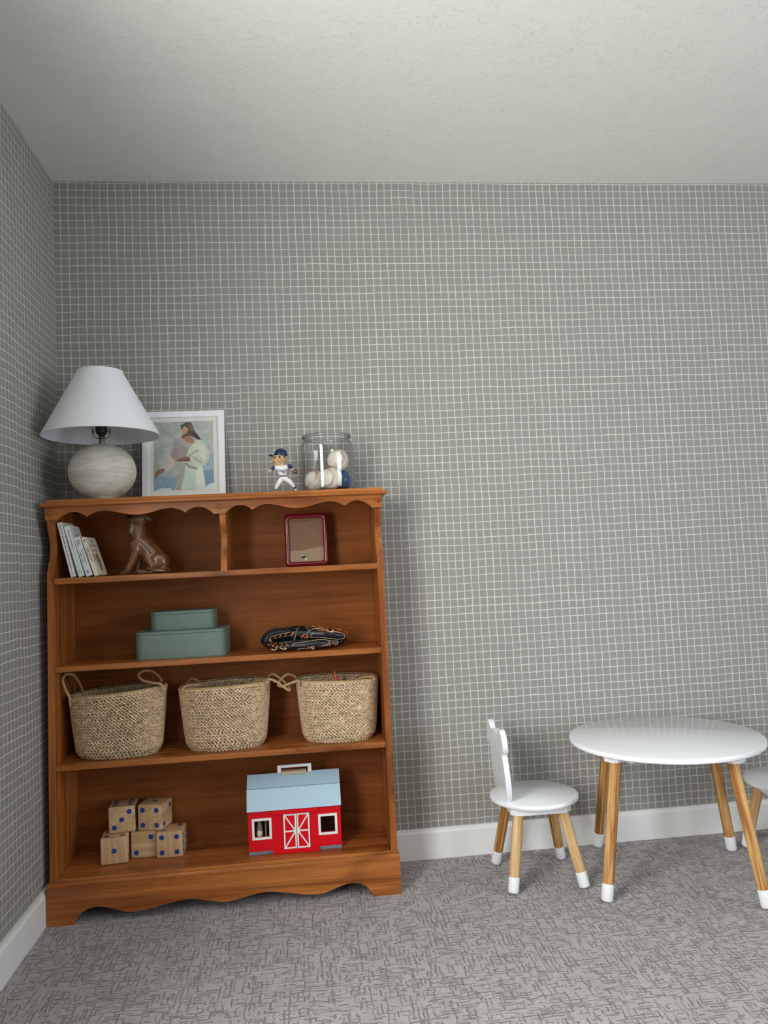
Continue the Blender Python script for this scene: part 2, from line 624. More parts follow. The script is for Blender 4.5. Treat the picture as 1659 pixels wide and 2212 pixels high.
y0, y1, z0, z1 = WIN1
window('window_1', Matrix.Translation((-0.05, (y0 + y1) / 2, z0)) @ Matrix.Rotation(PI / 2, 4, 'Z'), y1 - y0, z1 - z0)
y0, y1, z0, z1 = WIN2
window('window_2', Matrix.Translation((XR + 0.05, (y0 + y1) / 2, z0)) @ Matrix.Rotation(-PI / 2, 4, 'Z'), y1 - y0, z1 - z0)

# baseboards: a flat board with a small stepped top edge
BBH, BBT = 0.103, 0.014
prof = [(0, 0), (BBT, 0), (BBT, BBH - 0.014), (BBT - 0.004, BBH - 0.008), (BBT - 0.005, BBH), (0, BBH)]
b = nb(); prism(b, [(-q[0], q[1]) for q in prof], 'x', BBT, XR - 0.0); struct('baseboard_back', b, M['trim'])
b = nb(); prism(b, prof, 'y', YF, 0.0); struct('baseboard_left', b, M['trim'])

# ------------------------------------------------------------------ bookcase
def xl(z): return 0.0185 + 0.0125 * z      # the case leans a touch out of square at its left side
XRT = 1.0825


def skew(bm):
    """squares -> the real, slightly out-of-true case"""
    for v in bm.verts:
        f = (XRT - v.co.x) / (XRT - 0.0185)
        v.co.x += 0.0125 * v.co.z * f
    return bm


X0, X1, TH = 0.0185, XRT, 0.021
ZTOP = 1.283
SH = [(1.020, 1.039), (0.749, 0.767), (0.450, 0.468)]
bc = thing('bookcase', 'tall brown stained wooden bookcase with scalloped top valance against the wall', 'bookcase')
YB, YFR = -0.0185, -0.250


def side_profile(top):
    f = [(-0.2450, 1.222), (-0.2440, 1.205), (-0.2340, 1.180), (-0.2205, 1.155), (-0.2165, 1.135), (-0.2210, 1.110), (-0.2360, 1.080), (-0.2470, 1.055), (-0.2500, 1.036)]
    return [(p.x, p.y) for p in catmull([(a, c, 0) for a, c in f], 5)]


pr = side_profile(0)
outl = [(YB, 1.260), (-0.245, 1.260)] + pr + [(YFR, 0.0), (YB, 0.0)]
for xa, xb in ((X0, X0 + TH), (X1 - TH, X1)):
    b = nb(); prism(b, outl, 'x', xa, xb, 0.0018); obj('side_panel', skew(b), M['wood_z'], bc)
outl = [(YB - 0.006, 1.258), (-0.245, 1.258)] + pr + [(-0.249, 1.0395), (YB - 0.006, 1.0395)]
b = nb(); prism(b, outl, 'x', 0.556, 0.576, 0.0018); obj('divider', skew(b), M['wood_z'], bc)
for za, zb in SH + [(0.110, 0.129)]:
    obj('shelf', skew(box(nb(), X0 + TH + 0.0005, X1 - TH - 0.0005, YFR, YB - 0.006, za, zb, 0.002)), M['wood_x'], bc)
obj('back_panel', skew(box(nb(), X0 + TH, X1 - TH, YB - 0.006, YB, 0.10, 1.26)), M['wood_back_shade'], bc)

# top board with moulded front edge
b = nb()
tp = [(YB, 1.2605), (-0.274, 1.2605), (-0.2785, 1.263), (-0.2785, 1.268), (-0.275, 1.2715), (-0.268, 1.2725), (-0.2655, 1.275), (-0.264, 1.279), (-0.261, ZTOP), (YB, ZTOP)]
xo = [0.022, 0.022, 0.018, 0.018, 0.0215, 0.0285, 0.031, 0.0325, 0.036, 0.036]
prev = None
L = [b.verts.new((0.004 + xo[i] - 0.0155 - 0.0155 * 0, q[0], q[1])) for i, q in enumerate(tp)]
R = [b.verts.new((1.1215 - xo[i], q[0], q[1])) for i, q in enumerate(tp)]
n = len(tp)
for i in range(n):
    j = (i + 1) % n
    b.faces.new((L[i], L[j], R[j], R[i]))
b.faces.new(L[::-1]); b.faces.new(R)
obj('top_board', skew(b), M['wood_x'], bc)


def val_z(x):
    """lower edge of the valance over one bay: tab, scallop, cusp, long ogee, cusp, scallop, tab"""
    pts = [0.0335, 0.067, 0.157, 0.313, 0.459, 0.547, 0.5655]
    if x > 0.5655:
        x = 0.5655 + (x - 0.5655)
        sc = (1.0845 - 0.5655) / (0.5655 - 0.0335)
        x = 0.5655 - (x - 0.5655) / sc
    if x < pts[1]: return 1.2195
    if x < pts[2]:
        t = (x - pts[1]) / (pts[2] - pts[1])
        return 1.2195 + 0.0075 * t + 0.0205 * math.sin(PI * t) ** 0.8
    if x < pts[3]:
        t = (x - pts[2]) / (pts[3] - pts[2])
        return 1.227 + 0.0165 * (math.sin(PI * min(t / 0.62, 1)) ** 0.8 if t < 0.31 else 1 if t < 0.31 else 0.5 + 0.5 * math.cos(PI * (t - 0.31) / 0.69))
    if x < pts[4]:
        t = 1 - (x - pts[3]) / (pts[4] - pts[3])
        return 1.227 + 0.0165 * (math.sin(PI * min(t / 0.62, 1)) ** 0.8 if t < 0.31 else 0.5 + 0.5 * math.cos(PI * (t - 0.31) / 0.69))
    if x < pts[5]:
        t = 1 - (x - pts[4]) / (pts[5] - pts[4])
        return 1.2195 + 0.0075 * t + 0.0205 * math.sin(PI * t) ** 0.8
    return 1.2195


def wavy_board(name, xs, zlow, zhigh, ya, yb, mat):
    bm = nb()
    rows = []
    for x in xs:
        rows.append([bm.verts.new((x, ya, zlow(x))), bm.verts.new((x, ya, zhigh)), bm.verts.new((x, yb, zhigh)), bm.verts.new((x, yb, zlow(x)))])
    for A, B in zip(rows, rows[1:]):
        for k in range(4):
            bm.faces.new((A[k], A[(k + 1) % 4], B[(k + 1) % 4], B[k]))
    bm.faces.new(rows[0][::-1]); bm.faces.new(rows[-1])
    return obj(name, bm, mat, bc)


xs = sorted(set([0.0335, 0.067, 0.157, 0.459, 0.547, 0.583, 0.672, 0.966, 1.052, 1.0845] + [0.0335 + (1.0845 - 0.0335) * i / 220 for i in range(221)]))
wavy_board('valance', xs, val_z, 1.2603, -0.2625, -0.2452, M['wood_x'])
for x in (0.0495, 0.5655, 1.0725):
    b = nb(); lathe(b, [(0, 0.0095), (0.0030, 0.0090), (0.0056, 0.0070), (0.0066, 0.0035), (0.0062, 0.0012), (0.0050, 0.0), (0.0050, -0.004), (0, -0.004)], 20)
    bmesh.ops.transform(b, matrix=Matrix.Translation((x, -0.2627, 1.2415)) @ Matrix.Rotation(PI / 2, 4, 'X'), verts=b.verts)
    obj('button_plug', b, M['wood_z'], bc, smooth=True)

SKX = [0.0165, 0.096]
SKP = [(0.096, 0.0), (0.104, 0.016), (0.116, 0.032), (0.134, 0.0435), (0.160, 0.0475), (0.268, 0.0230), (0.432, 0.0440), (0.5495, 0.0265)]


def skirt_z(x):
    if x > 0.5495: x = 1.099 - x - 0.004
    if x <= 0.096: return 0.0
    for (a, za), (c, zc) in zip(SKP, SKP[1:]):
        if x <= c:
            t = (x - a) / (c - a)
            return za + (zc - za) * (t if a < 0.13 else t * t * (3 - 2 * t))
    return SKP[-1][1]


xs = sorted(set([0.0155 + (1.0865 - 0.0155) * i / 240 for i in range(241)] + [0.096, 0.0961, 1.0989 - 0.096, 1.099 - 0.1]))
wavy_board('base_skirt', xs, skirt_z, 0.106, -0.2685, -0.2505, M['wood_x'])
b = nb()
prism(b, [(-0.2505, 0.106), (-0.2685, 0.106), (-0.2680, 0.110), (-0.2625, 0.1125), (-0.2585, 0.116), (-0.2570, 0.120), (-0.2505, 0.120)], 'x', 0.0155, 1.0865)
obj('base_moulding', b, M['wood_x'], bc)
b = nb(); prism(b, [(YB, 0.0), (-0.085, 0.0), (-0.095, 0.03), (-0.13, 0.045), (-0.17, 0.045), (-0.19, 0.03), (-0.2, 0.0), (-0.2502, 0.0), (-0.2502, 0.118), (YB, 0.118)], 'x', X1 + 0.0002, X1 + 0.004)
obj('base_side', b, M['wood_y'], bc)
b = nb(); prism(b, [(YB, 0.0), (-0.085, 0.0), (-0.095, 0.03), (-0.13, 0.045), (-0.17, 0.045), (-0.19, 0.03), (-0.2, 0.0), (-0.2502, 0.0), (-0.2502, 0.118), (YB, 0.118)], 'x', 0.0156, X0 - 0.0002)
obj('base_side', b, M['wood_y'], bc)

# ------------------------------------------------------------------ table lamp
LX, LY = 0.194, -0.2
lamp = thing('table_lamp', 'table lamp with white cone shade on a round whitewashed globe base', 'lamp', (LX, LY, ZTOP))


def plaster_globe():
    t = NT('whitewashed_globe')
    v = t.coords((5, 5, 26))
    n1 = t.noise(v, 1.3, 7, 0.65, 1.8)
    n2 = t.noise(t.coords((1, 1, 1.6)), 9, 5, 0.6, 0.8)
    c = t.ramp(n1, [(0.32, srgb(172, 165, 150)), (0.48, srgb(205, 201, 189)), (0.66, srgb(228, 225, 215))])
    c = t.mix(t.math('MULTIPLY', n2, 0.5), c, srgb(196, 190, 176))
    t.set(Base_Color=c, Roughness=0.72)
    t.put(t.b, 'Normal', t.bump(n1, 0.2, 0.002))
    return t.m


def linen(name, rgb):
    t = NT(name)
    a = t.noise(t.coords((900, 900, 120)), 1, 2)
    c_ = t.noise(t.coords((120, 120, 900)), 1, 2)
    w_ = t.math('ADD', a, c_)
    col = srgb(*rgb)
    t.set(Base_Color=t.mix(t.math('MULTIPLY', w_, 0.5), tuple(x * 0.93 for x in col[:3]) + (1,), col), Roughness=0.85)
    t.put(t.b, 'Normal', t.bump(w_, 0.12, 0.0006))
    return t.m


b = nb()
pf = [(0, 0.0), (0.052, 0.0)]
for i in range(3, 29):
    th = PI * i / 30
    pf.append((0.1045 * math.sin(th) ** 0.96, 0.0905 - 0.0905 * math.cos(th)))
pf.append((0.010, 0.1805)); pf.append((0, 0.1805))
obj('globe_base', lathe(b, pf, 64), plaster_globe(), lamp, smooth=True)
b = nb(); lathe(b, [(0, 0.176), (0.0125, 0.176), (0.0125, 0.179), (0.0088, 0.180), (0.0088, 0.197), (0.0115, 0.199), (0.0115, 0.2015), (0, 0.2015)], 24)
obj('neck', b, M['brass'], lamp, smooth=True, autosmooth=0.6)
b = nb(); lathe(b, [(0, 0.201), (0.0095, 0.201), (0.0095, 0.209), (0.0165, 0.216), (0.0185, 0.221), (0.0185, 0.258), (0.016, 0.262), (0, 0.262)], 28)
obj('socket', b, M['black'], lamp, smooth=True, autosmooth=0.7)
b = nb(); lathe(b, [(0, 0.262), (0.013, 0.262), (0.014, 0.28), (0.027, 0.315), (0.030, 0.335), (0.026, 0.355), (0.012, 0.367), (0, 0.369)], 24)
obj('light_bulb', b, plain('bulb_glass', (235, 235, 230), 0.3), lamp, smooth=True)
b = nb()
hp = catmull([(0, 0, 0.200), (0.013, 0, 0.1995), (0.022, 0, 0.204), (0.0265, 0, 0.212), (0.0265, 0, 0.228)], 5)
tube(b, hp, 0.0013, 8); tube(b, [(-p.x, p.y, p.z) for p in hp], 0.0013, 8)
hp = catmull([(0.0265, 0, 0.226), (0.030, 0, 0.26), (0.045, 0, 0.30), (0.048, 0, 0.34), (0.035, 0, 0.385), (0.012, 0, 0.408), (0, 0, 0.410), (-0.012, 0, 0.408), (-0.035, 0, 0.385), (-0.048, 0, 0.34), (-0.045, 0, 0.30), (-0.030, 0, 0.26), (-0.0265, 0, 0.226)], 5)
tube(b, hp, 0.0013, 8)
obj('harp', b, M['brass'], lamp, smooth=True)
for s in (-1, 1):
    b = nb(); lathe(b, [(0, 0.213), (0.0032, 0.213), (0.0036, 0.216), (0.0036, 0.227), (0, 0.228)], 14, s * 0.0265)
    obj('harp_ferrule', b, M['brass'], lamp, smooth=True, autosmooth=0.7)
SHB, SHT, RB, RT = 0.206, 0.418, 0.1805, 0.0700
b = nb()
lathe(b, [(RT, SHT), (RT + 0.0008, SHT - 0.003), (RB + 0.0008, SHB + 0.004), (RB + 0.0012, SHB), (RB - 0.0016, SHB), (RB - 0.0012, SHB + 0.004), (RT - 0.0014, SHT - 0.003), (RT - 0.0014, SHT), (RT, SHT)], 96)
shade = obj('lamp_shade', b, linen('linen_shade', (240, 241, 247)), lamp, smooth=True, autosmooth=0.8)
M['binding'] = linen('linen_binding', (242, 243, 248))
for zc, rc in ((SHB + 0.002, RB + 0.0006), (SHT - 0.002, RT + 0.0004)):
    b = nb(); tube(b, [(rc * math.cos(2 * PI * i / 96), rc * math.sin(2 * PI * i / 96), zc) for i in range(96)], 0.0022, 8, True)
    obj('rim_binding', b, M['binding'], shade, smooth=True)
b = nb()
for k in range(3):
    a = k * 2 * PI / 3 + 0.4
    tube(b, [(0, 0, 0.410), ((RT - 0.001) * math.cos(a), (RT - 0.001) * math.sin(a), SHT - 0.004)], 0.0013, 6)
lathe(b, [(0, 0.406), (0.006, 0.406), (0.006, 0.412), (0.003, 0.418), (0.004, 0.426), (0, 0.43)], 14)
obj('spider_ring', b, M['brass'], lamp, smooth=True)

# ------------------------------------------------------------------ framed painting leaning on the wall
FW, FH, FT, FB = 0.281, 0.321, 0.018, 0.0215
pic = thing('framed_painting', 'white framed painting of a robed figure, leaning on the wall beside the lamp', 'picture', (0.427, -0.0615, ZTOP), (-0.131, 0, 0))
b = nb()
for x0, x1, z0, z1 in ((-FW / 2, FW / 2, 0, FB), (-FW / 2, FW / 2, FH - FB, FH), (-FW / 2, -FW / 2 + FB, FB, FH - FB), (FW / 2 - FB, FW / 2, FB, FH - FB)):
    box(b, x0, x1, 0, FT, z0, z1, 0.001)
obj('picture_frame', b, M['white_frame'], pic)
obj('mat_board', box(nb(), -FW / 2 + FB, FW / 2 - FB, 0.006, 0.016, FB, FH - FB), M['mat_board'], pic)

PW, PH = 0.203, 0.246
nu, nv = 132, 160
uu, vv = np.meshgrid(np.linspace(0, 1, nu), np.linspace(0, 1, nv))
rng = np.random.default_rng(3)


def fbm(u, v, f, seed):
    r = np.random.default_rng(seed)
    out = np.zeros_like(u)
    amp = 1.0
    for k in range(3):
        g = r.random((80, 80))
        x, y = (u * f * 2 ** k) % 79, (v * f * 2 ** k) % 79
        i, j = x.astype(int), y.astype(int)
        a, c = x - i, y - j
        out += amp * (g[j, i] * (1 - a) * (1 - c) + g[j, i + 1] * a * (1 - c) + g[j + 1, i] * (1 - a) * c + g[j + 1, i + 1] * a * c - 0.5)
        amp *= 0.55
    return out


def lin(c):
    c = np.array(c, float) / 255
    return np.where(c <= 0.04045, c / 12.92, ((c + 0.055) / 1.055) ** 2.4)


# picture coordinates of the print measured on the photograph (zoomed crop) -> 0..1
def UV(p):
    x, y = p
    return ((x - 210 - (y - 270) * 0.0214) / 1178, (y - 270 + (x - 210) * 0.028) / 1398)


du, dv = fbm(uu, vv, 9, 1) * 0.020, fbm(uu, vv, 9, 2) * 0.020
U2, V2 = uu + du, vv + dv


def inside(poly):
    P = [UV(p) for p in poly]
    m = np.zeros_like(uu, bool)
    for (xa, ya), (xb, yb) in zip(P, P[1:] + P[:1]):
        if ya == yb: continue
        c = ((ya > V2) != (yb > V2)) & (U2 < (xb - xa) * (V2 - ya) / (yb - ya) + xa)
        m ^= c
    return m


img = np.zeros((nv, nu, 3))
sky1, sky2, sky3 = lin((160, 168, 160)), lin((190, 198, 192)), lin((150, 170, 186))
s_ = fbm(uu + vv * 0.7, vv - uu * 0.6, 11, 5)[..., None]
img[:] = sky1 + (sky2 - sky1) * np.clip(uu[..., None] * 0.9 + s_ * 1.2, 0, 1)
bl = np.clip((vv - 0.45) * 2.2 + (uu - 0.8) * 1.0 + s_[..., 0] * 0.6, 0, 1)[..., None]
img[:] = img * (1 - bl) + sky3 * bl
PAINT = [
    ([(200, 1400), (420, 1390), (700, 1400), (720, 1700), (200, 1700)], (132, 158, 176)),
    ([(1190, 1230), (1450, 1200), (1450, 1560), (1260, 1560)], (126, 152, 172)),
    ([(1180, 1020), (1450, 900), (1450, 1240), (1190, 1250)], (158, 176, 190)),
    ([(250, 1680), (420, 1610), (560, 1595), (610, 1690)], (216, 222, 222)),
    ([(1270, 1580), (1340, 1530), (1450, 1520), (1450, 1680), (1250, 1680)], (214, 222, 226)),
    ([(760, 1060), (1170, 1150), (1200, 1330), (1270, 1680), (640, 1680), (720, 1330)], (196, 212, 198)),
    ([(760, 1090), (860, 1120), (820, 1380), (760, 1680), (650, 1680), (720, 1300)], (168, 164, 152)),
    ([(1040, 1200), (1180, 1190), (1270, 1680), (1080, 1680)], (220, 224, 214)),
    ([(640, 610), (800, 600), (1000, 720), (900, 960), (760, 1080), (620, 1070), (540, 960)], (160, 152, 146)),
    ([(650, 620), (800, 600), (1000, 710), (880, 800), (720, 700)], (178, 166, 164)),
    ([(540, 960), (640, 1000), (620, 1130), (520, 1260), (440, 1270), (370, 1220), (440, 1100)], (196, 182, 172)),
    ([(620, 760), (700, 900), (680, 1060), (560, 980)], (150, 142, 132)),
    ([(1010, 690), (1130, 625), (1240, 690), (1310, 860), (1310, 1010), (1220, 1140), (1120, 1180), (960, 1110), (870, 1000), (880, 860)], (198, 208, 186)),
    ([(1060, 740), (1180, 720), (1270, 860), (1240, 1040), (1120, 950)], (214, 220, 202)),
    ([(890, 960), (1060, 860), (1180, 850), (1040, 900), (930, 970)], (150, 156, 134)),
    ([(950, 980), (1050, 985), (1200, 1100), (1120, 1110), (1020, 1040)], (168, 178, 154)),
    ([(860, 1100), (950, 1160), (1090, 1210), (1070, 1245), (930, 1210), (850, 1150)], (140, 146, 138)),
    ([(660, 1040), (760, 1000), (920, 985), (950, 1060), (900, 1080), (800, 1085), (690, 1085)], (138, 96, 82)),
    ([(700, 1055), (900, 1050), (940, 1080), (800, 1090)], (110, 70, 62)),
    ([(240, 1350), (280, 1260), (380, 1215), (430, 1260), (330, 1330), (270, 1420), (240, 1400)], (140, 100, 88)),
    ([(370, 1215), (430, 1240), (440, 1275), (420, 1255)], (110, 76, 66)),
    ([(780, 380), (900, 400), (930, 560), (1020, 640), (1000, 715), (860, 690), (800, 640), (775, 560)], (172, 124, 96)),
    ([(790, 380), (900, 390), (880, 500), (790, 520)], (190, 146, 116)),
    ([(740, 340), (860, 265), (940, 255), (1000, 330), (1030, 450), (1130, 580), (1150, 620), (1090, 640), (960, 560), (880, 560), (780, 620), (775, 560), (880, 480), (900, 400), (820, 350), (770, 410)], (92, 72, 62)),
    ([(880, 310), (990, 330), (1010, 450), (930, 440)], (120, 98, 84)),
    ([(960, 480), (1040, 500), (1150, 620), (1060, 620)], (70, 52, 50)),
]
for poly, c in PAINT:
    m = inside(poly)
    img[m] = lin(c) * (1 + 0.16 * s_[m])
img = np.clip(img * (1 + 0.10 * fbm(uu * 0.5 + vv * 1.3, vv * 0.6 - uu, 34, 9)[..., None]), 0, 1)
me = bpy.data.meshes.new('painted_print')
vx = np.stack([(uu - 0.5) * PW, np.full_like(uu, 0.0053), FH / 2 + 0.001 + (0.5 - vv) * PH], -1).reshape(-1, 3)
fc = [(j * nu + i, j * nu + nu + i, j * nu + nu + i + 1, j * nu + i + 1) for j in range(nv - 1) for i in range(nu - 1)]
me.from_pydata(vx.tolist(), [], fc)
me.update()
vcol(me, lambda co: img.reshape(-1, 3))
mobj('painted_print', me, tint_mat('oil_paint_print', 0.55, ((60, 1, 200), 0.35, 0.001)), pic)

# ------------------------------------------------------------------ bobblehead baseball player
B = zoomer(570, 955, 16.59)
BY = -0.17
K = 9.35e-5
bob = thing('bobblehead_figurine', 'small bobblehead of a baseball pitcher in white uniform and blue cap', 'figurine', (0.776, BY, ZTOP))
OFF = Vector((0.776, BY, ZTOP))


def bp(px, py, dy=0.0):
    return B(px, py, BY + dy) - OFF


M['bob_white'] = plain('figurine_white', (232, 233, 234), 0.35)
M['bob_navy'] = plain('figurine_navy', (24, 38, 84), 0.3)
M['bob_skin'] = plain('figurine_skin', (206, 166, 124), 0.4)
M['bob_hair'] = plain('figurine_hair', (58, 40, 32), 0.5)
M['bob_dark'] = plain('figurine_black', (22, 22, 26), 0.35)
M['bob_glove'] = plain('figurine_glove', (74, 44, 34), 0.45)
M['bob_red'] = plain('figurine_red', (196, 36, 44), 0.4)


def bchain(name, pts, mat, vox=0.0010, parent=bob, sm=3):
    b = nb()
    chain(b, [(bp(*(p[:2] + (p[3] if len(p) > 3 else 0.0,))), p[2] * K) for p in pts])
    return mobj(name, blob_mesh(b, vox, sm), mat, parent, True)


# head: skull, face, jaw, nose, ear as one continuous surface
b = nb()
ball(b, bp(590, 560), (245 * K, 215 * K, 225 * K), 20)
ball(b, bp(470, 620), (165 * K, 170 * K, 190 * K), 20)
chain(b, [(bp(470, 700), 135 * K), (bp(400, 790), 52 * K)])
chain(b, [(bp(520, 740), 120 * K), (bp(640, 680), 110 * K)])
chain(b, [(bp(335, 590), 20 * K), (bp(315, 650), 26 * K), (bp(345, 665), 22 * K)])
capsule(b, bp(345, 715), bp(385, 716), 22 * K, 30 * K)
capsule(b, bp(325, 550), bp(420, 540, -0.012), 24 * K, 24 * K)
ball(b, bp(655, 605, -0.018), (45 * K, 40 * K, 75 * K), 14)
chain(b, [(bp(640, 720), 85 * K), (bp(630, 850), 78 * K)])
me = blob_mesh(b, 0.0010, 2)
hd = mobj('head', me, M['bob_skin'], bob, True)
b = nb(); capsule(b, bp(350, 535, -0.0145), bp(430, 545, -0.016), 11 * K, 15 * K); obj('eyebrow', b, M['bob_hair'], hd, True)
b = nb(); ball(b, bp(385, 592, -0.0150), (24 * K, 14 * K, 11 * K), 10); obj('eye', b, M['bob_dark'], hd, True)
b = nb(); capsule(b, bp(335, 720, -0.006), bp(390, 726, -0.0125), 9 * K, 9 * K, 10); obj('mouth', b, plain('figurine_lip', (150, 96, 80), 0.5), hd, True)
b = nb()
ball(b, bp(660, 560, 0.002), (172 * K, 222 * K, 150 * K), 18)
chain(b, [(bp(560, 520, -0.0185), 38 * K), (bp(580, 580, -0.0185), 26 * K)])
chain(b, [(bp(760, 560), 60 * K), (bp(770, 650), 50 * K)])
mobj('hair', blob_mesh(b, 0.001, 2), M['bob_hair'], hd, True)
# cap
b = nb()
ball(b, bp(605, 440), (238 * K, 245 * K, 212 * K), 24)
bmesh.ops.bisect_plane(b, geom=b.verts[:] + b.edges[:] + b.faces[:], plane_co=bp(605, 500), plane_no=Vector((-0.10, 0, -1)), clear_outer=True)
ed = [e for e in b.edges if e.is_boundary]
bmesh.ops.holes_fill(b, edges=ed, sides=0)
cap = obj('cap', b, M['bob_navy'], bob, True, autosmooth=0.8)
b = nb()
pts = []
for i in range(13):
    a = PI / 2 + PI * i / 12
    pts.append(bp(370 + 205 * math.cos(a), 440, 0) + Vector((0, math.sin(a) * 0.019, -0.0022)))
up = [b.verts.new(p + Vector((0, 0, 0.0016 - 0.0016 * abs(math.sin(PI / 2 + PI * i / 12))))) for i, p in enumerate(pts)]
dn = [b.verts.new(p + Vector((0, 0, -0.0022 - 0.0016 * abs(math.sin(PI / 2 + PI * i / 12))))) for i, p in enumerate(pts)]
b.faces.new(up); b.faces.new(dn[::-1])
for i in range(13):
    j = (i + 1) % 13
    b.faces.new((up[i], dn[i], dn[j], up[j]))
bmesh.ops.bevel(b, geom=[e for e in b.edges], offset=0.0006, segments=2, affect='EDGES')
obj('brim', b, M['bob_navy'], cap, True, autosmooth=0.8)
b = nb(); ball(b, bp(605, 228), 20 * K, 10); obj('cap_button', b, M['bob_navy'], cap, True)
b = nb(); chain(b, [(bp(362, 345, -0.004), 16 * K), (bp(378, 290, -0.0035), 16 * K), (bp(392, 262, -0.003), 10 * K)]); chain(b, [(bp(362, 345, -0.004), 14 * K), (bp(372, 345, -0.009), 14 * K)])
obj('cap_emblem', b, M['bob_white'], cap, True)
# jersey, sleeves, arms
b = nb()
for p, r in ((bp(520, 930), (150, 105, 95)), (bp(740, 910), (150, 105, 90)), (bp(640, 940), (200, 110, 110)), (bp(660, 1080), (165, 105, 130)), (bp(680, 1180), (135, 98, 80))):
    ball(b, p, tuple(x * K for x in r), 18)
chain(b, [(bp(470, 890), 75 * K), (bp(400, 900), 60 * K)])
chain(b, [(bp(780, 880), 75 * K), (bp(850, 880), 64 * K)])
mobj('jersey', blob_mesh(b, 0.001, 4), M['bob_white'], bob, True)
bchain('sleeve', [(385, 905, 62), (300, 965, 55)], M['bob_navy'])
bchain('sleeve', [(855, 880, 70), (940, 870, 76), (985, 905, 62)], M['bob_navy'])
bchain('forearm', [(310, 960, 42), (215, 1075, 36), (185, 1080, 34)], M['bob_skin'])
bchain('forearm', [(985, 920, 44), (1060, 1020, 38)], M['bob_skin'])
b = nb(); ball(b, bp(185, 1035, -0.002), 30 * K, 12); obj('ball', b, M['bob_white'], bob, True)
b = nb()
chain(b, [(bp(1060, 1045), 48 * K), (bp(1120, 1020), 58 * K), (bp(1150, 1110), 40 * K)])
chain(b, [(bp(1080, 1050), 52 * K), (bp(1155, 1115), 34 * K)])
mobj('fielding_glove', blob_mesh(b, 0.001, 2), M['bob_glove'], bob, True)
b = nb(); ball(b, bp(1105, 1040, -0.0055), (24 * K, 10 * K, 16 * K), 10); obj('glove_patch', b, M['bob_white'], bob, True)
# belt, trousers, socks, shoes
b = nb()
for p, r in ((bp(685, 1215), (142, 102, 30)),):
    ball(b, p, tuple(x * K for x in r), 20)
obj('belt', b, M['bob_dark'], bob, True)
b = nb()
ball(b, bp(690, 1290), (150 * K, 108 * K, 70 * K), 18)
chain(b, [(bp(640, 1310), 100 * K), (bp(540, 1450), 88 * K), (bp(430, 1660), 52 * K)])
chain(b, [(bp(760, 1310), 100 * K), (bp(940, 1430), 84 * K), (bp(1080, 1590), 50 * K)])
mobj('trousers', blob_mesh(b, 0.001, 3), M['bob_white'], bob, True)
bchain('sock', [(425, 1670, 40), (395, 1745, 34)], M['bob_navy'])
bchain('sock', [(1090, 1605, 40), (1140, 1665, 36)], M['bob_navy'])
bchain('shoe', [(400, 1850, 42), (350, 1868, 46), (310, 1875, 34)], M['bob_dark'])
bchain('shoe', [(1150, 1770, 44), (1210, 1830, 36), (1290, 1840, 34)], M['bob_dark'])
bchain('ankle', [(395, 1745, 33), (395, 1840, 36)], M['bob_white'])
bchain('ankle', [(1140, 1665, 34), (1155, 1760, 36)], M['bob_white'])
Lp = bp(520, 1045, -0.0122)
text('jersey_script', 'Dodgers', 0.0115, M['bob_navy'], bob, Lp + Vector((0.0008, -0.0008, 0.0)), FACE_FRONT @ Matrix.Rotation(0.05, 4, 'Z'), shear=0.35, bold=0.0001, squeeze=0.62)
text('jersey_number', '53', 0.0105, M['bob_red'], bob, bp(665, 1110, -0.0122), FACE_FRONT @ Matrix.Rotation(0.05, 4, 'Z'), bold=0.0002, squeeze=0.8)

# ------------------------------------------------------------------ glass jar with balls
JX, JY = 0.9185, -0.15


def jar_glass(name, dark, pw):
    t = NT(name)
    lw = t.n('ShaderNodeLayerWeight', {0: 0.5})
    edge = t.math('POWER', lw.outputs[1], pw)
    col = t.mix(edge, (0.985, 0.99, 0.988, 1), dark)
    tr = t.n('ShaderNodeBsdfTransparent', {0: col})
    gl = t.n('ShaderNodeBsdfGlossy', {0: (1, 1, 1, 1), 'Roughness': 0.015})
    mx = t.n('ShaderNodeMixShader', {0: schlick(t, 0.05), 1: tr, 2: gl})
    t.t.links.new(mx.outputs[0], t.out.inputs[0])
    return t.m


M['jar'] = jar_glass('clear_jar', (0.45, 0.47, 0.46, 1), 3.5)
M['jar_rim'] = jar_glass('clear_jar_rim', (0.10, 0.11, 0.11, 1), 1.6)
jar = thing('glass_jar', 'wide clear glass jar holding four balls on top of the bookcase', 'jar', (JX, JY, ZTOP))
b = nb()
lathe(b, [(0, 0.0), (0.078, 0.0), (0.086, 0.003), (0.0893, 0.010), (0.0895, 0.020), (0.0895, 0.150), (0.0890, 0.158), (0.0862, 0.167), (0.0815, 0.1735), (0.0785, 0.1775), (0.0780, 0.183),
          (0.0755, 0.183), (0.0758, 0.1765), (0.0790, 0.1705), (0.0835, 0.164), (0.0862, 0.157), (0.0868, 0.150), (0.0868, 0.012), (0.084, 0.0065), (0.076, 0.005), (0, 0.005)], 96)
obj('jar_body', b, M['jar'], jar, smooth=True)
b = nb()
rim = [(0.0800 + 0.0042 * math.cos(a), 0.1875 + 0.0052 * math.sin(a)) for a in [2 * PI * i / 14 for i in range(14)]]
lathe(b, rim + [rim[0]], 96)
bmesh.ops.remove_doubles(b, verts=b.verts, dist=1e-6)
obj('jar_rim', b, M['jar_rim'], jar, smooth=True)


def leather():
    t = NT('baseball_leather')
    n1 = t.noise(t.coords(), 45, 5, 0.6)
    n0 = t.noise(t.coords(), 500, 2)
    t.set(Base_Color=t.ramp(n1, [(0.30, srgb(206, 196, 170)), (0.5, srgb(228, 223, 210)), (0.7, srgb(236, 233, 226))]), Roughness=0.5)
    t.put(t.b, 'Normal', t.bump(n0, 0.06, 0.0004))
    return t.m


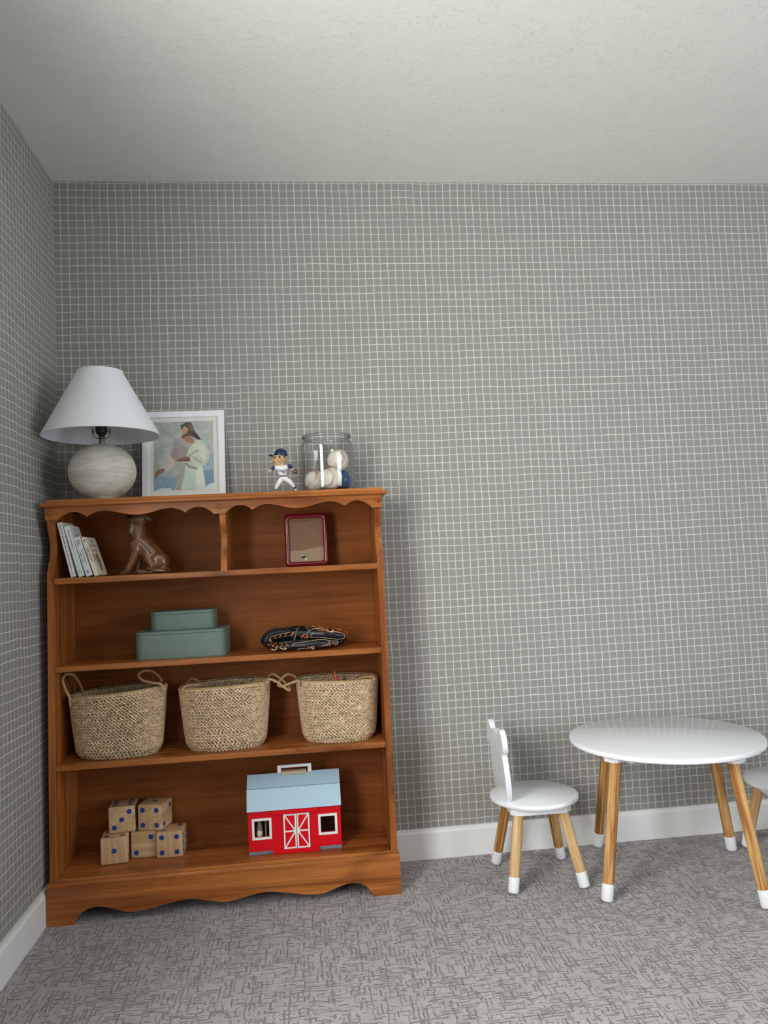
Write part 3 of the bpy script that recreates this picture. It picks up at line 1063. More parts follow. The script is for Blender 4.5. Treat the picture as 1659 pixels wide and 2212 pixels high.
M['leather'] = leather()
M['stitch'] = plain('red_stitching', (176, 48, 44), 0.6)
M['stamp'] = plain('ink_stamp', (60, 66, 62), 0.6)
RBL = 0.0365


def seam(t, b_=0.42):
    a = PI / 2 - (PI / 2 - b_) * math.cos(t)
    c = t / 2 + b_ * math.sin(2 * t)
    return Vector((math.sin(a) * math.cos(c), math.sin(a) * math.sin(c), math.cos(a)))


def baseball(label, loc, rot, stamp=None):
    o = thing('baseball', label, 'ball', loc, rot, 'balls in the glass jar')
    b = nb(); ball(b, (0, 0, 0), RBL, 40)
    obj('cover', b, M['leather'], o, True)
    b = nb()
    N = 104
    for i in range(N):
        t = 4 * PI * i / N
        p, q = seam(t), seam(t + 0.02)
        tg = (q - p).normalized()
        sd = p.cross(tg).normalized()
        for s in (-1, 1):
            A = (p + sd * s * 0.012).normalized() * (RBL + 0.0002)
            Bp = (p + sd * s * 0.115 + tg * 0.075).normalized() * (RBL + 0.0002)
            tube(b, [A, (A + Bp).normalized() * (RBL + 0.0006), Bp], 0.00052, 4)
    obj('stitching', b, M['stitch'], o)
    if stamp is not None:
        d = Vector(stamp).normalized()
        q = d.to_track_quat('Z', 'Y').to_matrix().to_4x4()
        b = nb()
        for (x0, x1, y0, y1) in ((-0.004, -0.0012, -0.0022, 0.0022), (0.0006, 0.004, -0.0026, 0.0026)):
            box(b, x0, x1, y0, y1, 0, 0.0003)
        bmesh.ops.transform(b, matrix=Matrix.Translation(d * (RBL - 0.00010)) @ q, verts=b.verts)
        obj('stamp_mark', b, M['stamp'], o)
    return o


ZB = ZTOP + 0.005 + RBL + 0.0004
baseball('white baseball lowest left inside the jar', (0.8755, -0.1295, ZB), (0.9, 0.3, 0.5), (0.4, -0.7, 0.5))
baseball('white baseball at the front bottom of the jar touching the blue ball', (0.9275, -0.1985, ZB), (0.35, 0.75, 2.5))
baseball('scuffed cream baseball resting on top of the others in the jar', (0.9535, -0.1695, ZTOP + 0.1055), (1.35, 0.1, 0.95), (-0.5, -0.6, -0.62))
t = NT('blue_rubber')
wv = t.n('ShaderNodeTexWave', {'Vector': t.coords((1, 1, 1)), 'Scale': 70.0, 'Distortion': 3.0, 'Detail': 1.0})
t.set(Base_Color=t.mix(wv.outputs[1], srgb(16, 62, 124), srgb(22, 74, 140)), Roughness=0.2)
t.put(t.b, 'Normal', t.bump(wv.outputs[1], 0.15, 0.0008))
ob = thing('blue_ball', 'glossy blue ball at the bottom right of the jar', 'ball', (0.9625, -0.1305, ZB), (0.5, 0.4, 0), 'balls in the glass jar')
b = nb(); ball(b, (0, 0, 0), RBL, 40); obj('shell', b, t.m, ob, True)
b = nb(); tube(b, [((RBL + 0.0001) * math.cos(a), (RBL + 0.0001) * math.sin(a), 0) for a in [2 * PI * i / 64 for i in range(64)]], 0.0004, 5, True)
obj('mould_seam', b, t.m, ob, True)

# ------------------------------------------------------------------ books on the upper shelf
Z1 = SH[0][1]
M['ink'] = plain('print_ink', (46, 44, 48), 0.6)
M['ink_grey'] = plain('print_ink_grey', (96, 98, 106), 0.6)
M['ink_brown'] = plain('print_ink_brown', (112, 66, 48), 0.6)
M['ink_teal'] = plain('print_ink_teal', (96, 128, 132), 0.6)


def book(label, x, tilt, w, h, d, cover, y=-0.236):
    o = thing('board_book', label, 'book', (x, y, Z1 + 0.0006), (0, -tilt, 0), 'books on the upper shelf')
    b = nb(); box(b, 0, w, 0, d, 0, h)
    es = [e for e in b.edges if abs(e.verts[0].co.y - d) < 1e-6 and abs(e.verts[1].co.y - d) < 1e-6 and abs(e.verts[0].co.x - e.verts[1].co.x) > 1e-6]
    bmesh.ops.bevel(b, geom=es, offset=0.010, segments=5, profile=0.5, affect='EDGES')
    obj('cover', b, cover, o)
    b = nb(); box(b, 0.0016, w - 0.0016, 0.004, d + 0.0003, 0.011, h - 0.011)
    obj('page_block', b, plain('page_edges', (222, 218, 206), 0.8), o)
    return o


cw = plain('white_cover', (222, 221, 216), 0.42)
cg = plain('cool_white_cover', (222, 226, 224), 0.42)
cl = plain('lilac_white_cover', (220, 218, 222), 0.42)
cc = plain('cream_cover', (226, 219, 196), 0.42)


def spine(o, s, size, x, z, mat, **k):
    return text('spine_lettering', s, size, mat, o, (x, -0.0002, z), SPINE_DOWN, **k)


o = book('leftmost white board book with small dark lettering along its spine', 0.0995, 0.222, 0.0142, 0.1765, 0.130, cw)
spine(o, 'Martin/Carle', 0.0056, 0.0071, 0.168, M['ink'], bold=0.0001)
spine(o, 'Brown Bear, Brown Bear, What Do You See?', 0.0056, 0.0071, 0.134, M['ink'], bold=0.00012)
spine(o, 'Henry Holt', 0.0048, 0.0071, 0.030, M['ink_grey'])
o = book('tall white book with a spaced capital title and a ring mark on its spine', 0.1235, 0.262, 0.0172, 0.1655, 0.105, cg)
spine(o, 'WISHY WASHY', 0.0088, 0.0086, 0.154, M['ink_grey'], squeeze=1.06)
spine(o, 'a book of first words and colors', 0.0050, 0.0086, 0.0865, M['ink_teal'])
b = nb(); tube(b, [(0.0086 + 0.0042 * math.cos(a), -0.0001, 0.0155 + 0.0042 * math.sin(a)) for a in [2 * PI * i / 20 for i in range(20)]], 0.0006, 4, True)
obj('spine_emblem', b, M['ink_brown'], o)
text('cover_lettering', 'WISHY\nWASHY', 0.014, M['ink_grey'], o, (0.0173, 0.055, 0.125), FACE_RIGHT, align='CENTER')
o = book('shorter white book with blurred grey title between tall white and cream books', 0.1465, 0.292, 0.0192, 0.1285, 0.110, cl)
spine(o, 'Rosen', 0.0062, 0.0128, 0.120, M['ink'], bold=0.0001, shear=0.3)
spine(o, 'Oxenbury', 0.0055, 0.0064, 0.121, M['ink'], bold=0.0001, shear=0.3)
spine(o, "We're Going on", 0.0078, 0.0130, 0.0885, M['ink_grey'])
spine(o, 'a Bear Hunt', 0.0078, 0.0052, 0.0825, M['ink_grey'])
b = nb()
for k in range(5):
    box(b, 0.005, 0.005 + 0.009 * (0.6 + 0.4 * ((k * 7) % 3) / 2), -0.0002, 0.0001, 0.008 + k * 0.0024, 0.0095 + k * 0.0024)
obj('spine_emblem', b, M['ink'], o)
o = book('rightmost cream book with an oval picture on its cover', 0.1715, 0.309, 0.0128, 0.1275, 0.112, cc)
spine(o, 'Guess How Much', 0.0068, 0.0086, 0.094, M['ink'], bold=0.0001)
spine(o, 'I Love You', 0.0068, 0.0030, 0.086, M['ink_brown'], bold=0.0001)
b = nb()
chain(b, [((0.004, -0.0001, 0.122), 0.0007), ((0.0055, -0.0001, 0.116), 0.0009), ((0.0085, -0.0001, 0.1125), 0.0012)], 6)
chain(b, [((0.0075, -0.0001, 0.120), 0.0007), ((0.0082, -0.0001, 0.113), 0.0010)], 6)
obj('spine_picture', b, M['ink_brown'], o)
for s, sz, zz, mt in (('GUESS', 0.012, 0.1135, M['ink_grey']), ('HOW MUCH', 0.0125, 0.099, M['ink_grey']), ('I LOVE YOU', 0.0125, 0.083, M['ink_brown'])):
    text('cover_lettering', s, sz, mt, o, (0.0129, 0.056, zz), FACE_RIGHT, align='CENTER')
b = nb(); ball(b, (0.0128, 0.062, 0.044), (0.0003, 0.021, 0.031), 28)
pt = obj('cover_picture', b, plain('cover_oval', (150, 96, 62), 0.5, vary=0.3), o)
b = nb(); ball(b, (0.0130, 0.057, 0.040), (0.0003, 0.012, 0.022), 24); obj('cover_hare', b, plain('cover_blue', (132, 142, 132), 0.5, vary=0.2), o)
b = nb(); ball(b, (0.0128, 0.026, 0.060), (0.0003, 0.008, 0.014), 18); obj('cover_hare', b, plain('cover_slate', (128, 130, 122), 0.5, vary=0.2), o)

# ------------------------------------------------------------------ dog figurine
D = zoomer(255, 1095, 12.76)
DY = -0.15
DK = 1.205e-4
dog = thing('dog_figurine', 'glazed brown ceramic dog sitting on the upper shelf, head tucked behind the valance', 'figurine', (0.315, DY, Z1))
DO = Vector((0.315, DY, Z1))


def dp(px, py, dy=0.0):
    return D(px, py, DY) - DO + Vector((0, dy, 0))


b = nb()
chain(b, [(dp(560, 930), 270 * DK), (dp(760, 1130), 280 * DK), (dp(1020, 1430), 300 * DK), (dp(1120, 1530), 300 * DK)], 20)
chain(b, [(dp(570, 860), 250 * DK), (dp(545, 700), 222 * DK), (dp(540, 540), 200 * DK)], 18)
ball(b, dp(590, 330), (215 * DK, 200 * DK, 190 * DK), 20)
chain(b, [(dp(470, 350), 130 * DK), (dp(380, 320), 105 * DK), (dp(310, 310), 70 * DK)], 16)
capsule(b, dp(420, 410), dp(330, 375), 62 * DK, 40 * DK)
for s in (-1, 1):
    chain(b, [(dp(720, 230, s * 0.016), 44 * DK), (dp(820, 300, s * 0.022), 42 * DK), (dp(905, 385, s * 0.020), 20 * DK)], 12)
# near foreleg, far foreleg
chain(b, [(dp(510, 1000, -0.016), 180 * DK), (dp(530, 1180, -0.020), 135 * DK), (dp(470, 1400, -0.020), 105 * DK), (dp(350, 1640, -0.020), 92 * DK), (dp(280, 1790, -0.020), 78 * DK), (dp(160, 1835, -0.021), 55 * DK)], 16)
chain(b, [(dp(520, 1050, 0.018), 160 * DK), (dp(560, 1350, 0.020), 100 * DK), (dp(540, 1600, 0.020), 80 * DK), (dp(500, 1790, 0.020), 75 * DK), (dp(420, 1830, 0.020), 55 * DK)], 14)
# haunches, hind feet, tail
ball(b, dp(1110, 1500, -0.018), (300 * DK, 190 * DK, 270 * DK), 20, Euler((0, 0.6, 0)))
ball(b, dp(1110, 1500, 0.018), (300 * DK, 190 * DK, 270 * DK), 20, Euler((0, 0.6, 0)))
chain(b, [(dp(820, 1330, -0.022), 120 * DK), (dp(1000, 1640, -0.026), 130 * DK)], 14)
chain(b, [(dp(1280, 1730, -0.022), 120 * DK), (dp(950, 1800, -0.026), 62 * DK), (dp(660, 1790, -0.030), 80 * DK)], 14)
chain(b, [(dp(1280, 1740, 0.02), 110 * DK), (dp(800, 1800, 0.026), 62 * DK)], 14)
chain(b, [(dp(1380, 1740), 70 * DK), (dp(1300, 1760, -0.035), 52 * DK), (dp(1080, 1740, -0.050), 44 * DK), (dp(880, 1680, -0.046), 36 * DK)], 10)
me = blob_mesh(b, 0.0019, 5)


def dogcol(co):
    n = len(co)
    c = np.tile(lin((112, 72, 42)), (n, 1))
    v = np.array([mnoise.noise(Vector(p) * 60) for p in co])
    c = c * (1 + 0.35 * v[:, None])
    def near(px, py, dy, r):
        q = np.array(dp(px, py, dy))
        return np.clip(1.4 - np.linalg.norm(co - q, axis=1) / (r * DK), 0, 1)[:, None]
    bl = np.clip(sum(near(*a) for a in ((300, 310, 0, 120), (330, 250, 0, 90), (430, 410, 0, 90))), 0, 1)
    wh = np.clip(sum(near(*a) for a in ((380, 560, -0.012, 120), (400, 660, -0.012, 90), (360, 1180, -0.004, 60), (720, 1480, -0.005, 70))), 0, 1)
    c = c * (1 - bl) + lin((30, 25, 24)) * bl
    c = c * (1 - wh) + lin((206, 200, 186)) * wh
    return np.clip(c, 0, 1)


zmin = min(v.co.z for v in me.vertices)
vcol(me, dogcol)
for v in me.vertices: v.co.z = max(v.co.z, 0.0003)
body = mobj('body', me, tint_mat('glazed_ceramic', 0.22, Coat_Weight=0.5, Coat_Roughness=0.1), dog, True)
b = nb(); ball(b, dp(545, 285, -0.0235), 22 * DK, 12); obj('eye', b, M['black'], dog, True)
b = nb(); ball(b, dp(265, 275), (55 * DK, 60 * DK, 45 * DK), 14); obj('nose', b, M['black'], dog, True)
M['toe'] = plain('glazed_toes', (120, 86, 58), 0.25)
for i in range(3):
    b = nb(); capsule(b, dp(120 + 40 * i, 1812, -0.021 - 0.004 * (i - 1)), dp(90 + 40 * i, 1846, -0.022 - 0.004 * (i - 1)), 20 * DK, 16 * DK, 8)
    obj('toe', b, M['toe'], dog, True)
    b = nb(); capsule(b, dp(610 + 45 * i, 1760, -0.037), dp(600 + 45 * i, 1815, -0.0385), 22 * DK, 18 * DK, 8)
    obj('toe', b, M['toe'], dog, True)

# ------------------------------------------------------------------ small red photo frame
rf = thing('photo_frame', 'empty dark red photo frame with rounded corners on the upper shelf', 'picture frame', (0.8365, -0.115, Z1 + 0.0008), (-0.09, 0, 0))
RW, RH, RBD = 0.1465, 0.181, 0.0165
M['cherry'] = plain('cherry_lacquer', (112, 10, 26), 0.16, Coat_Weight=0.6, Coat_Roughness=0.05)


def rrect(w, h, r, n=8):
    out = []
    for cx, cz, a0 in ((w / 2 - r, h / 2 - r, 0), (-w / 2 + r, h / 2 - r, PI / 2), (-w / 2 + r, -h / 2 + r, PI), (w / 2 - r, -h / 2 + r, 1.5 * PI)):
        for i in range(n + 1):
            a = a0 + PI / 2 * i / n
            out.append((cx + r * math.cos(a), cz + r * math.sin(a)))
    return out


b = nb()
rings = []
for k in range(12):
    a = 2 * PI * k / 12
    off = RBD / 2 + RBD / 2 * math.cos(a)
    dep = 0.009 - 0.0095 * math.sin(a)
    rings.append([b.verts.new((x, dep, z + RH / 2)) for x, z in rrect(RW - 2 * (RBD - off), RH - 2 * (RBD - off), 0.014 - (RBD - off) * 0.4)])
for k in range(12):
    A, Bq = rings[k], rings[(k + 1) % 12]
    for i in range(len(A)):
        j = (i + 1) % len(A)
        b.faces.new((A[i], A[j], Bq[j], Bq[i]))
obj('frame_moulding', b, M['cherry'], rf, True)
t = NT('fibreboard')
nn = t.noise(t.coords(), 420, 3, 0.7)
t.set(Base_Color=t.mix(nn, srgb(122, 82, 60), srgb(152, 108, 80)), Roughness=0.75)
b = nb(); prism(b, [(x, z + RH / 2) for x, z in rrect(RW - 2 * RBD + 0.006, RH - 2 * RBD + 0.006, 0.008)], 'y', 0.0125, 0.0155)
bk = obj('backing_board', b, t.m, rf)
t2 = NT('lower_tan')  # paler lower area with a curved upper edge
t2.set(Base_Color=srgb(170, 138, 112), Roughness=0.7)
b = nb()
pp = [(-RW / 2 + RBD - 0.001, RBD - 0.001), (RW / 2 - RBD + 0.001, RBD - 0.001)] + [(RW / 2 - RBD + 0.001 - (RW - 2 * RBD + 0.002) * i / 12, 0.0665 - 0.0125 * (math.sin(PI / 2 * i / 12) ** 0.9)) for i in range(13)]
prism(b, pp, 'y', 0.0119, 0.0124)
obj('lower_panel', b, t2.m, rf)
for x, z in ((0.0105, 0.121), (0.0285, 0.109), (0.037, 0.103), (-0.002, 0.158)):
    b = nb(); tube(b, [(x + 0.0017 * math.cos(a), 0.0121, z + 0.0017 * math.sin(a)) for a in [2 * PI * i / 14 for i in range(14)]], 0.0007, 6, True)
    obj('rivet', b, plain('rivet_metal', (180, 150, 128) if z < 0.15 else (90, 66, 56), 0.4), bk, True)
b = nb(); prism(b, [(-0.0215, 0.0345), (-0.007, 0.0365), (-0.0005, 0.0305), (-0.0155, 0.0265)], 'y', 0.0112, 0.0117)
obj('sticker_scrap', b, plain('sticker_black', (34, 38, 44), 0.4), rf)
b = nb(); prism(b, [(-0.009, 0.0270), (0.0005, 0.0290), (-0.0035, 0.0195)], 'y', 0.0108, 0.0113)
obj('sticker_corner', b, plain('sticker_white', (232, 232, 228), 0.5), rf)
b = nb(); prism(b, [(-0.0215, 0.0347), (-0.0195, 0.0385), (-0.0135, 0.0378), (-0.0125, 0.0358)], 'y', 0.0110, 0.0115)
obj('sticker_corner', b, plain('sticker_cream', (226, 200, 150), 0.5), rf)
b = nb(); prism(b, [(x, z + RH / 2) for x, z in rrect(RW - 2 * RBD + 0.004, RH - 2 * RBD + 0.004, 0.008)], 'y', 0.0092, 0.0100)
obj('glass_pane', b, M['pane'], rf)
b = nb(); prism(b, [(0.0156, 0.12), (0.055, 0.001), (0.058, 0.001), (0.0180, 0.125)], 'x', -0.025, 0.025)
obj('easel_back', b, t.m, rf)

# ------------------------------------------------------------------ sage green storage boxes
Z2 = SH[1][1]


def sage():
    t = NT('sage_leatherette')
    n = t.n('ShaderNodeTexVoronoi', {'Vector': t.coords(), 'Scale': 520.0}).outputs[0]
    n2 = t.noise(t.coords(), 300, 2)
    t.set(Base_Color=t.mix(n2, srgb(94, 114, 102), srgb(118, 138, 127)), Roughness=0.5)
    t.put(t.b, 'Normal', t.bump(n, 0.35, 0.0012))
    return t.m


M['sage'] = sage()
M['sage_gap'] = plain('sage_shadow_gap', (44, 54, 47), 0.7)


def storage_box(label, cx, y0, w, d, h, z, rz=0.0):
    o = thing('storage_box', label, 'box', (cx, y0 + d / 2, z + 0.0004), (0, 0, rz), 'sage green storage boxes')
    r = 0.030
    lid = 0.0085
    b = nb(); prism(b, rrect(w, d, r, 10), 'z', 0, h - lid - 0.0012, 0.0022, 3); obj('box_body', b, M['sage'], o, True, autosmooth=0.9)
    b = nb(); prism(b, rrect(w - 0.004, d - 0.004, r - 0.002, 10), 'z', h - lid - 0.0012, h - lid); obj('lid_gap', b, M['sage_gap'], o)
    b = nb(); prism(b, rrect(w + 0.0006, d + 0.0006, r, 10), 'z', h - lid, h, 0.0022, 3); l_ = obj('lid', b, M['sage'], o, True, autosmooth=0.9)
    b = nb(); tube(b, [(x, y, 0.0035) for x, y in rrect(w + 0.0002, d + 0.0002, r, 8)], 0.0012, 6, True); obj('bottom_welt', b, M['sage'], o, True)
    return o


storage_box('large sage green box underneath a smaller matching box', 0.4235, -0.217, 0.283, 0.185, 0.0865, Z2, -0.012)
storage_box('small sage green box stacked on the larger one', 0.4250, -0.181, 0.206, 0.130, 0.0600, Z2 + 0.0872, 0.0)

# ------------------------------------------------------------------ baseball glove
G = zoomer(555, 1340, 7.9)
GY = -0.16
GO = Vector((0.82, GY, Z2))
GKK = 1.95e-4
gl = thing('baseball_glove', 'black leather baseball glove with orange laces lying folded on the shelf', 'glove', GO)


def gp(px, py, y=-0.16):
    return G(px, py, y) - GO


M['glove_black'] = plain('black_glove_leather', (20, 20, 24), 0.33, 0.15, 260, Coat_Weight=0.15)
M['glove_navy'] = plain('navy_glove_lining', (22, 26, 40), 0.4, 0.1, 260)
M['lace'] = plain('orange_lace', (184, 100, 52), 0.5, 0.1)
M['lace_pale'] = plain('tan_lace', (216, 178, 130), 0.5, 0.1)
M['piping'] = plain('tan_piping', (188, 176, 150), 0.5)
M['strap'] = plain('olive_strap', (78, 80, 74), 0.45)


def gblob(name, chains, mat, vox=0.0022, sm=5):
    b = nb()
    for ch in chains:
        chain(b, [(gp(x, y, Y), r * GKK) for x, y, Y, r in ch])
    me = blob_mesh(b, vox, sm)
    for v in me.vertices: v.co.z = max(v.co.z, 0.0004)
    return mobj(name, me, mat, gl, True)


gblob('palm_shell', [
    [(220, 330, -0.130, 60), (420, 270, -0.120, 95), (700, 240, -0.115, 120), (1000, 240, -0.120, 120), (1300, 270, -0.125, 95), (1470, 300, -0.13, 60)],
    [(400, 400, -0.150, 60), (800, 370, -0.150, 70), (1200, 360, -0.150, 70), (1420, 360, -0.15, 55)],
    [(620, 300, -0.100, 110), (900, 250, -0.095, 120), (1250, 240, -0.10, 100)],
    [(480, 190, -0.115, 60), (640, 150, -0.115, 58), (800, 150, -0.115, 58)],
], M['glove_black'])
gblob('heel_pad', [
    [(120, 390, -0.165, 42), (210, 430, -0.190, 50), (330, 470, -0.205, 55), (470, 460, -0.205, 58), (600, 450, -0.205, 55)],
], M['glove_black'], 0.0018, 3)
gblob('finger_stall', [[(620, 430, -0.203, 66), (850, 425, -0.205, 80), (1080, 402, -0.203, 84), (1200, 400, -0.198, 70)], [(1200, 400, -0.200, 60), (1360, 385, -0.19, 48)]], M['glove_black'], 0.0018, 3)
gblob('finger_stall', [[(950, 225, -0.176, 74), (1150, 228, -0.180, 84), (1340, 250, -0.176, 78), (1460, 268, -0.170, 52)]], M['glove_black'], 0.0018, 3)
b = nb()
lp = catmull([gp(250, 470, -0.19), gp(130, 410, -0.18), gp(95, 350, -0.165), gp(140, 250, -0.150), gp(250, 180, -0.14), gp(390, 155, -0.135), gp(520, 180, -0.140), gp(600, 215, -0.150)], 6)
tube(b, lp, 0.0055, 10)
obj('wrist_band', b, M['glove_black'], gl, True)
gblob('heel_lining', [[(200, 440, -0.175, 46), (145, 375, -0.166, 44), (170, 295, -0.160, 50), (255, 228, -0.155, 50), (390, 198, -0.150, 50), (520, 198, -0.150, 44)]], M['glove_navy'], 0.0018, 4)
b = nb()
tube(b, catmull([gp(480, 135, -0.15), gp(540, 160, -0.155), gp(600, 215, -0.158), gp(640, 235, -0.16)], 5), 0.007, 8, False, (1, 0.5))
obj('index_loop', b, M['glove_navy'], gl, True)
for pts in ([(720, 125, -0.170), (680, 160, -0.182), (655, 250, -0.188), (630, 345, -0.186)], [(830, 115, -0.165), (890, 170, -0.182), (920, 240, -0.192), (942, 310, -0.190)]):
    b = nb(); tube(b, catmull([gp(*p) for p in pts], 5), 0.0042, 8, False, (1.0, 0.4)); obj('web_strap', b, M['strap'], gl, True)
PIPE = [
    [(600, 392, -0.218), (730, 380, -0.220), (860, 362, -0.221), (980, 340, -0.222), (1080, 326, -0.222), (1170, 332, -0.220), (1228, 350, -0.216), (1225, 392, -0.215), (1170, 425, -0.216), (1080, 442, -0.217), (980, 448, -0.217)],
    [(905, 175, -0.188), (960, 148, -0.190), (1040, 138, -0.192), (1130, 152, -0.192), (1210, 180, -0.192), (1320, 195, -0.192), (1430, 212, -0.189), (1495, 250, -0.182), (1490, 300, -0.182), (1400, 322, -0.188), (1250, 312, -0.193), (1100, 290, -0.196), (950, 288, -0.196)],
    [(1230, 345, -0.215), (1300, 355, -0.212), (1370, 352, -0.208), (1380, 390, -0.208), (1340, 420, -0.210)],
    [(690, 495, -0.214), (760, 482, -0.216), (840, 478, -0.218)],
    [(845, 255, -0.186), (880, 205, -0.188), (905, 175, -0.188)],
    [(215, 370, -0.185), (220, 310, -0.182), (280, 265, -0.178), (380, 240, -0.175), (480, 222, -0.173), (560, 205, -0.17)],
]
for pts in PIPE:
    b = nb(); tube(b, catmull([gp(*p) for p in pts], 5), 0.00095, 6); obj('piping', b, M['piping'], gl, True)
LACE = [
    [(225, 310, -0.186), (240, 345, -0.190), (250, 375, -0.188)], [(300, 255, -0.180), (312, 285, -0.184), (305, 315, -0.182)], [(395, 235, -0.178), (402, 265, -0.182), (380, 295, -0.180)],
    [(500, 222, -0.176), (490, 255, -0.180), (470, 278, -0.178)], [(620, 185, -0.180), (600, 225, -0.184), (568, 268, -0.182)], [(632, 195, -0.182), (610, 235, -0.186), (580, 270, -0.184)],
    [(800, 235, -0.185), (775, 262, -0.188), (745, 288, -0.186)], [(815, 240, -0.186), (790, 268, -0.189), (760, 292, -0.187)], [(870, 255, -0.188), (840, 285, -0.191), (808, 302, -0.189)], [(890, 262, -0.189), (860, 292, -0.192), (840, 302, -0.190)],
    [(185, 400, -0.200), (200, 425, -0.204), (235, 405, -0.202)], [(260, 410, -0.212), (265, 440, -0.215), (300, 425, -0.213)], [(345, 425, -0.217), (350, 460, -0.219), (330, 480, -0.218)], [(420, 400, -0.216), (425, 430, -0.219), (400, 455, -0.218)],
    [(500, 395, -0.216), (520, 425, -0.219), (545, 410, -0.217)], [(480, 440, -0.219), (520, 435, -0.220), (565, 450, -0.218)],
    [(1010, 160, -0.194), (1080, 172, -0.195), (1160, 172, -0.194)], [(1180, 190, -0.194), (1195, 150, -0.195), (1215, 165, -0.194), (1200, 195, -0.194)], [(1050, 105, -0.175), (1110, 118, -0.178), (1150, 145, -0.185)],
    [(1360, 160, -0.176), (1420, 155, -0.176), (1440, 180, -0.180)], [(1490, 185, -0.165), (1530, 205, -0.162), (1535, 245, -0.160)], [(1190, 445, -0.212), (1215, 410, -0.214), (1245, 410, -0.212), (1235, 440, -0.212)],
    [(825, 475, -0.220), (850, 490, -0.222), (880, 460, -0.220), (900, 490, -0.220)], [(1300, 405, -0.206), (1330, 400, -0.207), (1340, 420, -0.206)],
]
for pts in LACE:
    b = nb(); tube(b, catmull([gp(*p) for p in pts], 4), 0.0021, 6, False, (1, 0.6)); obj('lace', b, M['lace'], gl, True)
LACE2 = [
    [(245, 490, -0.210), (285, 505, -0.214), (320, 500, -0.215), (345, 480, -0.215), (335, 470, -0.214)], [(395, 470, -0.221), (440, 490, -0.223), (500, 488, -0.222), (470, 465, -0.222)],
    [(900, 480, -0.221), (940, 455, -0.222), (970, 460, -0.221), (965, 488, -0.220), (935, 485, -0.220)], [(1215, 185, -0.193), (1270, 200, -0.193), (1300, 195, -0.192), (1300, 172, -0.191), (1275, 175, -0.191)],
    [(955, 95, -0.165), (975, 108, -0.168)], [(1310, 190, -0.186), (1370, 200, -0.188)],
]
for pts in LACE2:
    b = nb(); tube(b, catmull([gp(*p) for p in pts], 4), 0.0017, 6); obj('lace_end', b, M['lace_pale'], gl, True)

# ------------------------------------------------------------------ woven baskets
Z3 = SH[2][1]
M['weave'] = tint_mat('seagrass_weave', 0.5, ((300, 300, 900), 0.25, 0.0008))
M['weave_gap_shade'] = plain('seagrass_gap_shade', (82, 64, 46), 0.8, 0.3, 200, 0.25)  # dark shell colour paints the shade in the gaps between strands
M['rope'] = plain('jute_rope', (176, 146, 104), 0.75, 0.4, 500, 0.2)


def lump(n=6):
    """unit spindle used for every strand of the plait"""
    vs = [(-1, 0, 0)]
    for x, r in ((-0.55, 0.8), (0.1, 1.0), (0.65, 0.72)):
        vs += [(x, r * math.cos(2 * PI * k / 5), r * math.sin(2 * PI * k / 5)) for k in range(5)]
    vs.append((1, 0, 0))
    fs = [(0, 1 + (k + 1) % 5, 1 + k) for k in range(5)]
    for q in range(2):
        o_ = 1 + q * 5
        for k in range(5):
            j = (k + 1) % 5
            fs.append((o_ + k, o_ + j, o_ + 5 + j, o_ + 5 + k))
    fs += [(16, 11 + k, 11 + (k + 1) % 5) for k in range(5)]
    return np.array(vs), fs


LV, LF = lump()


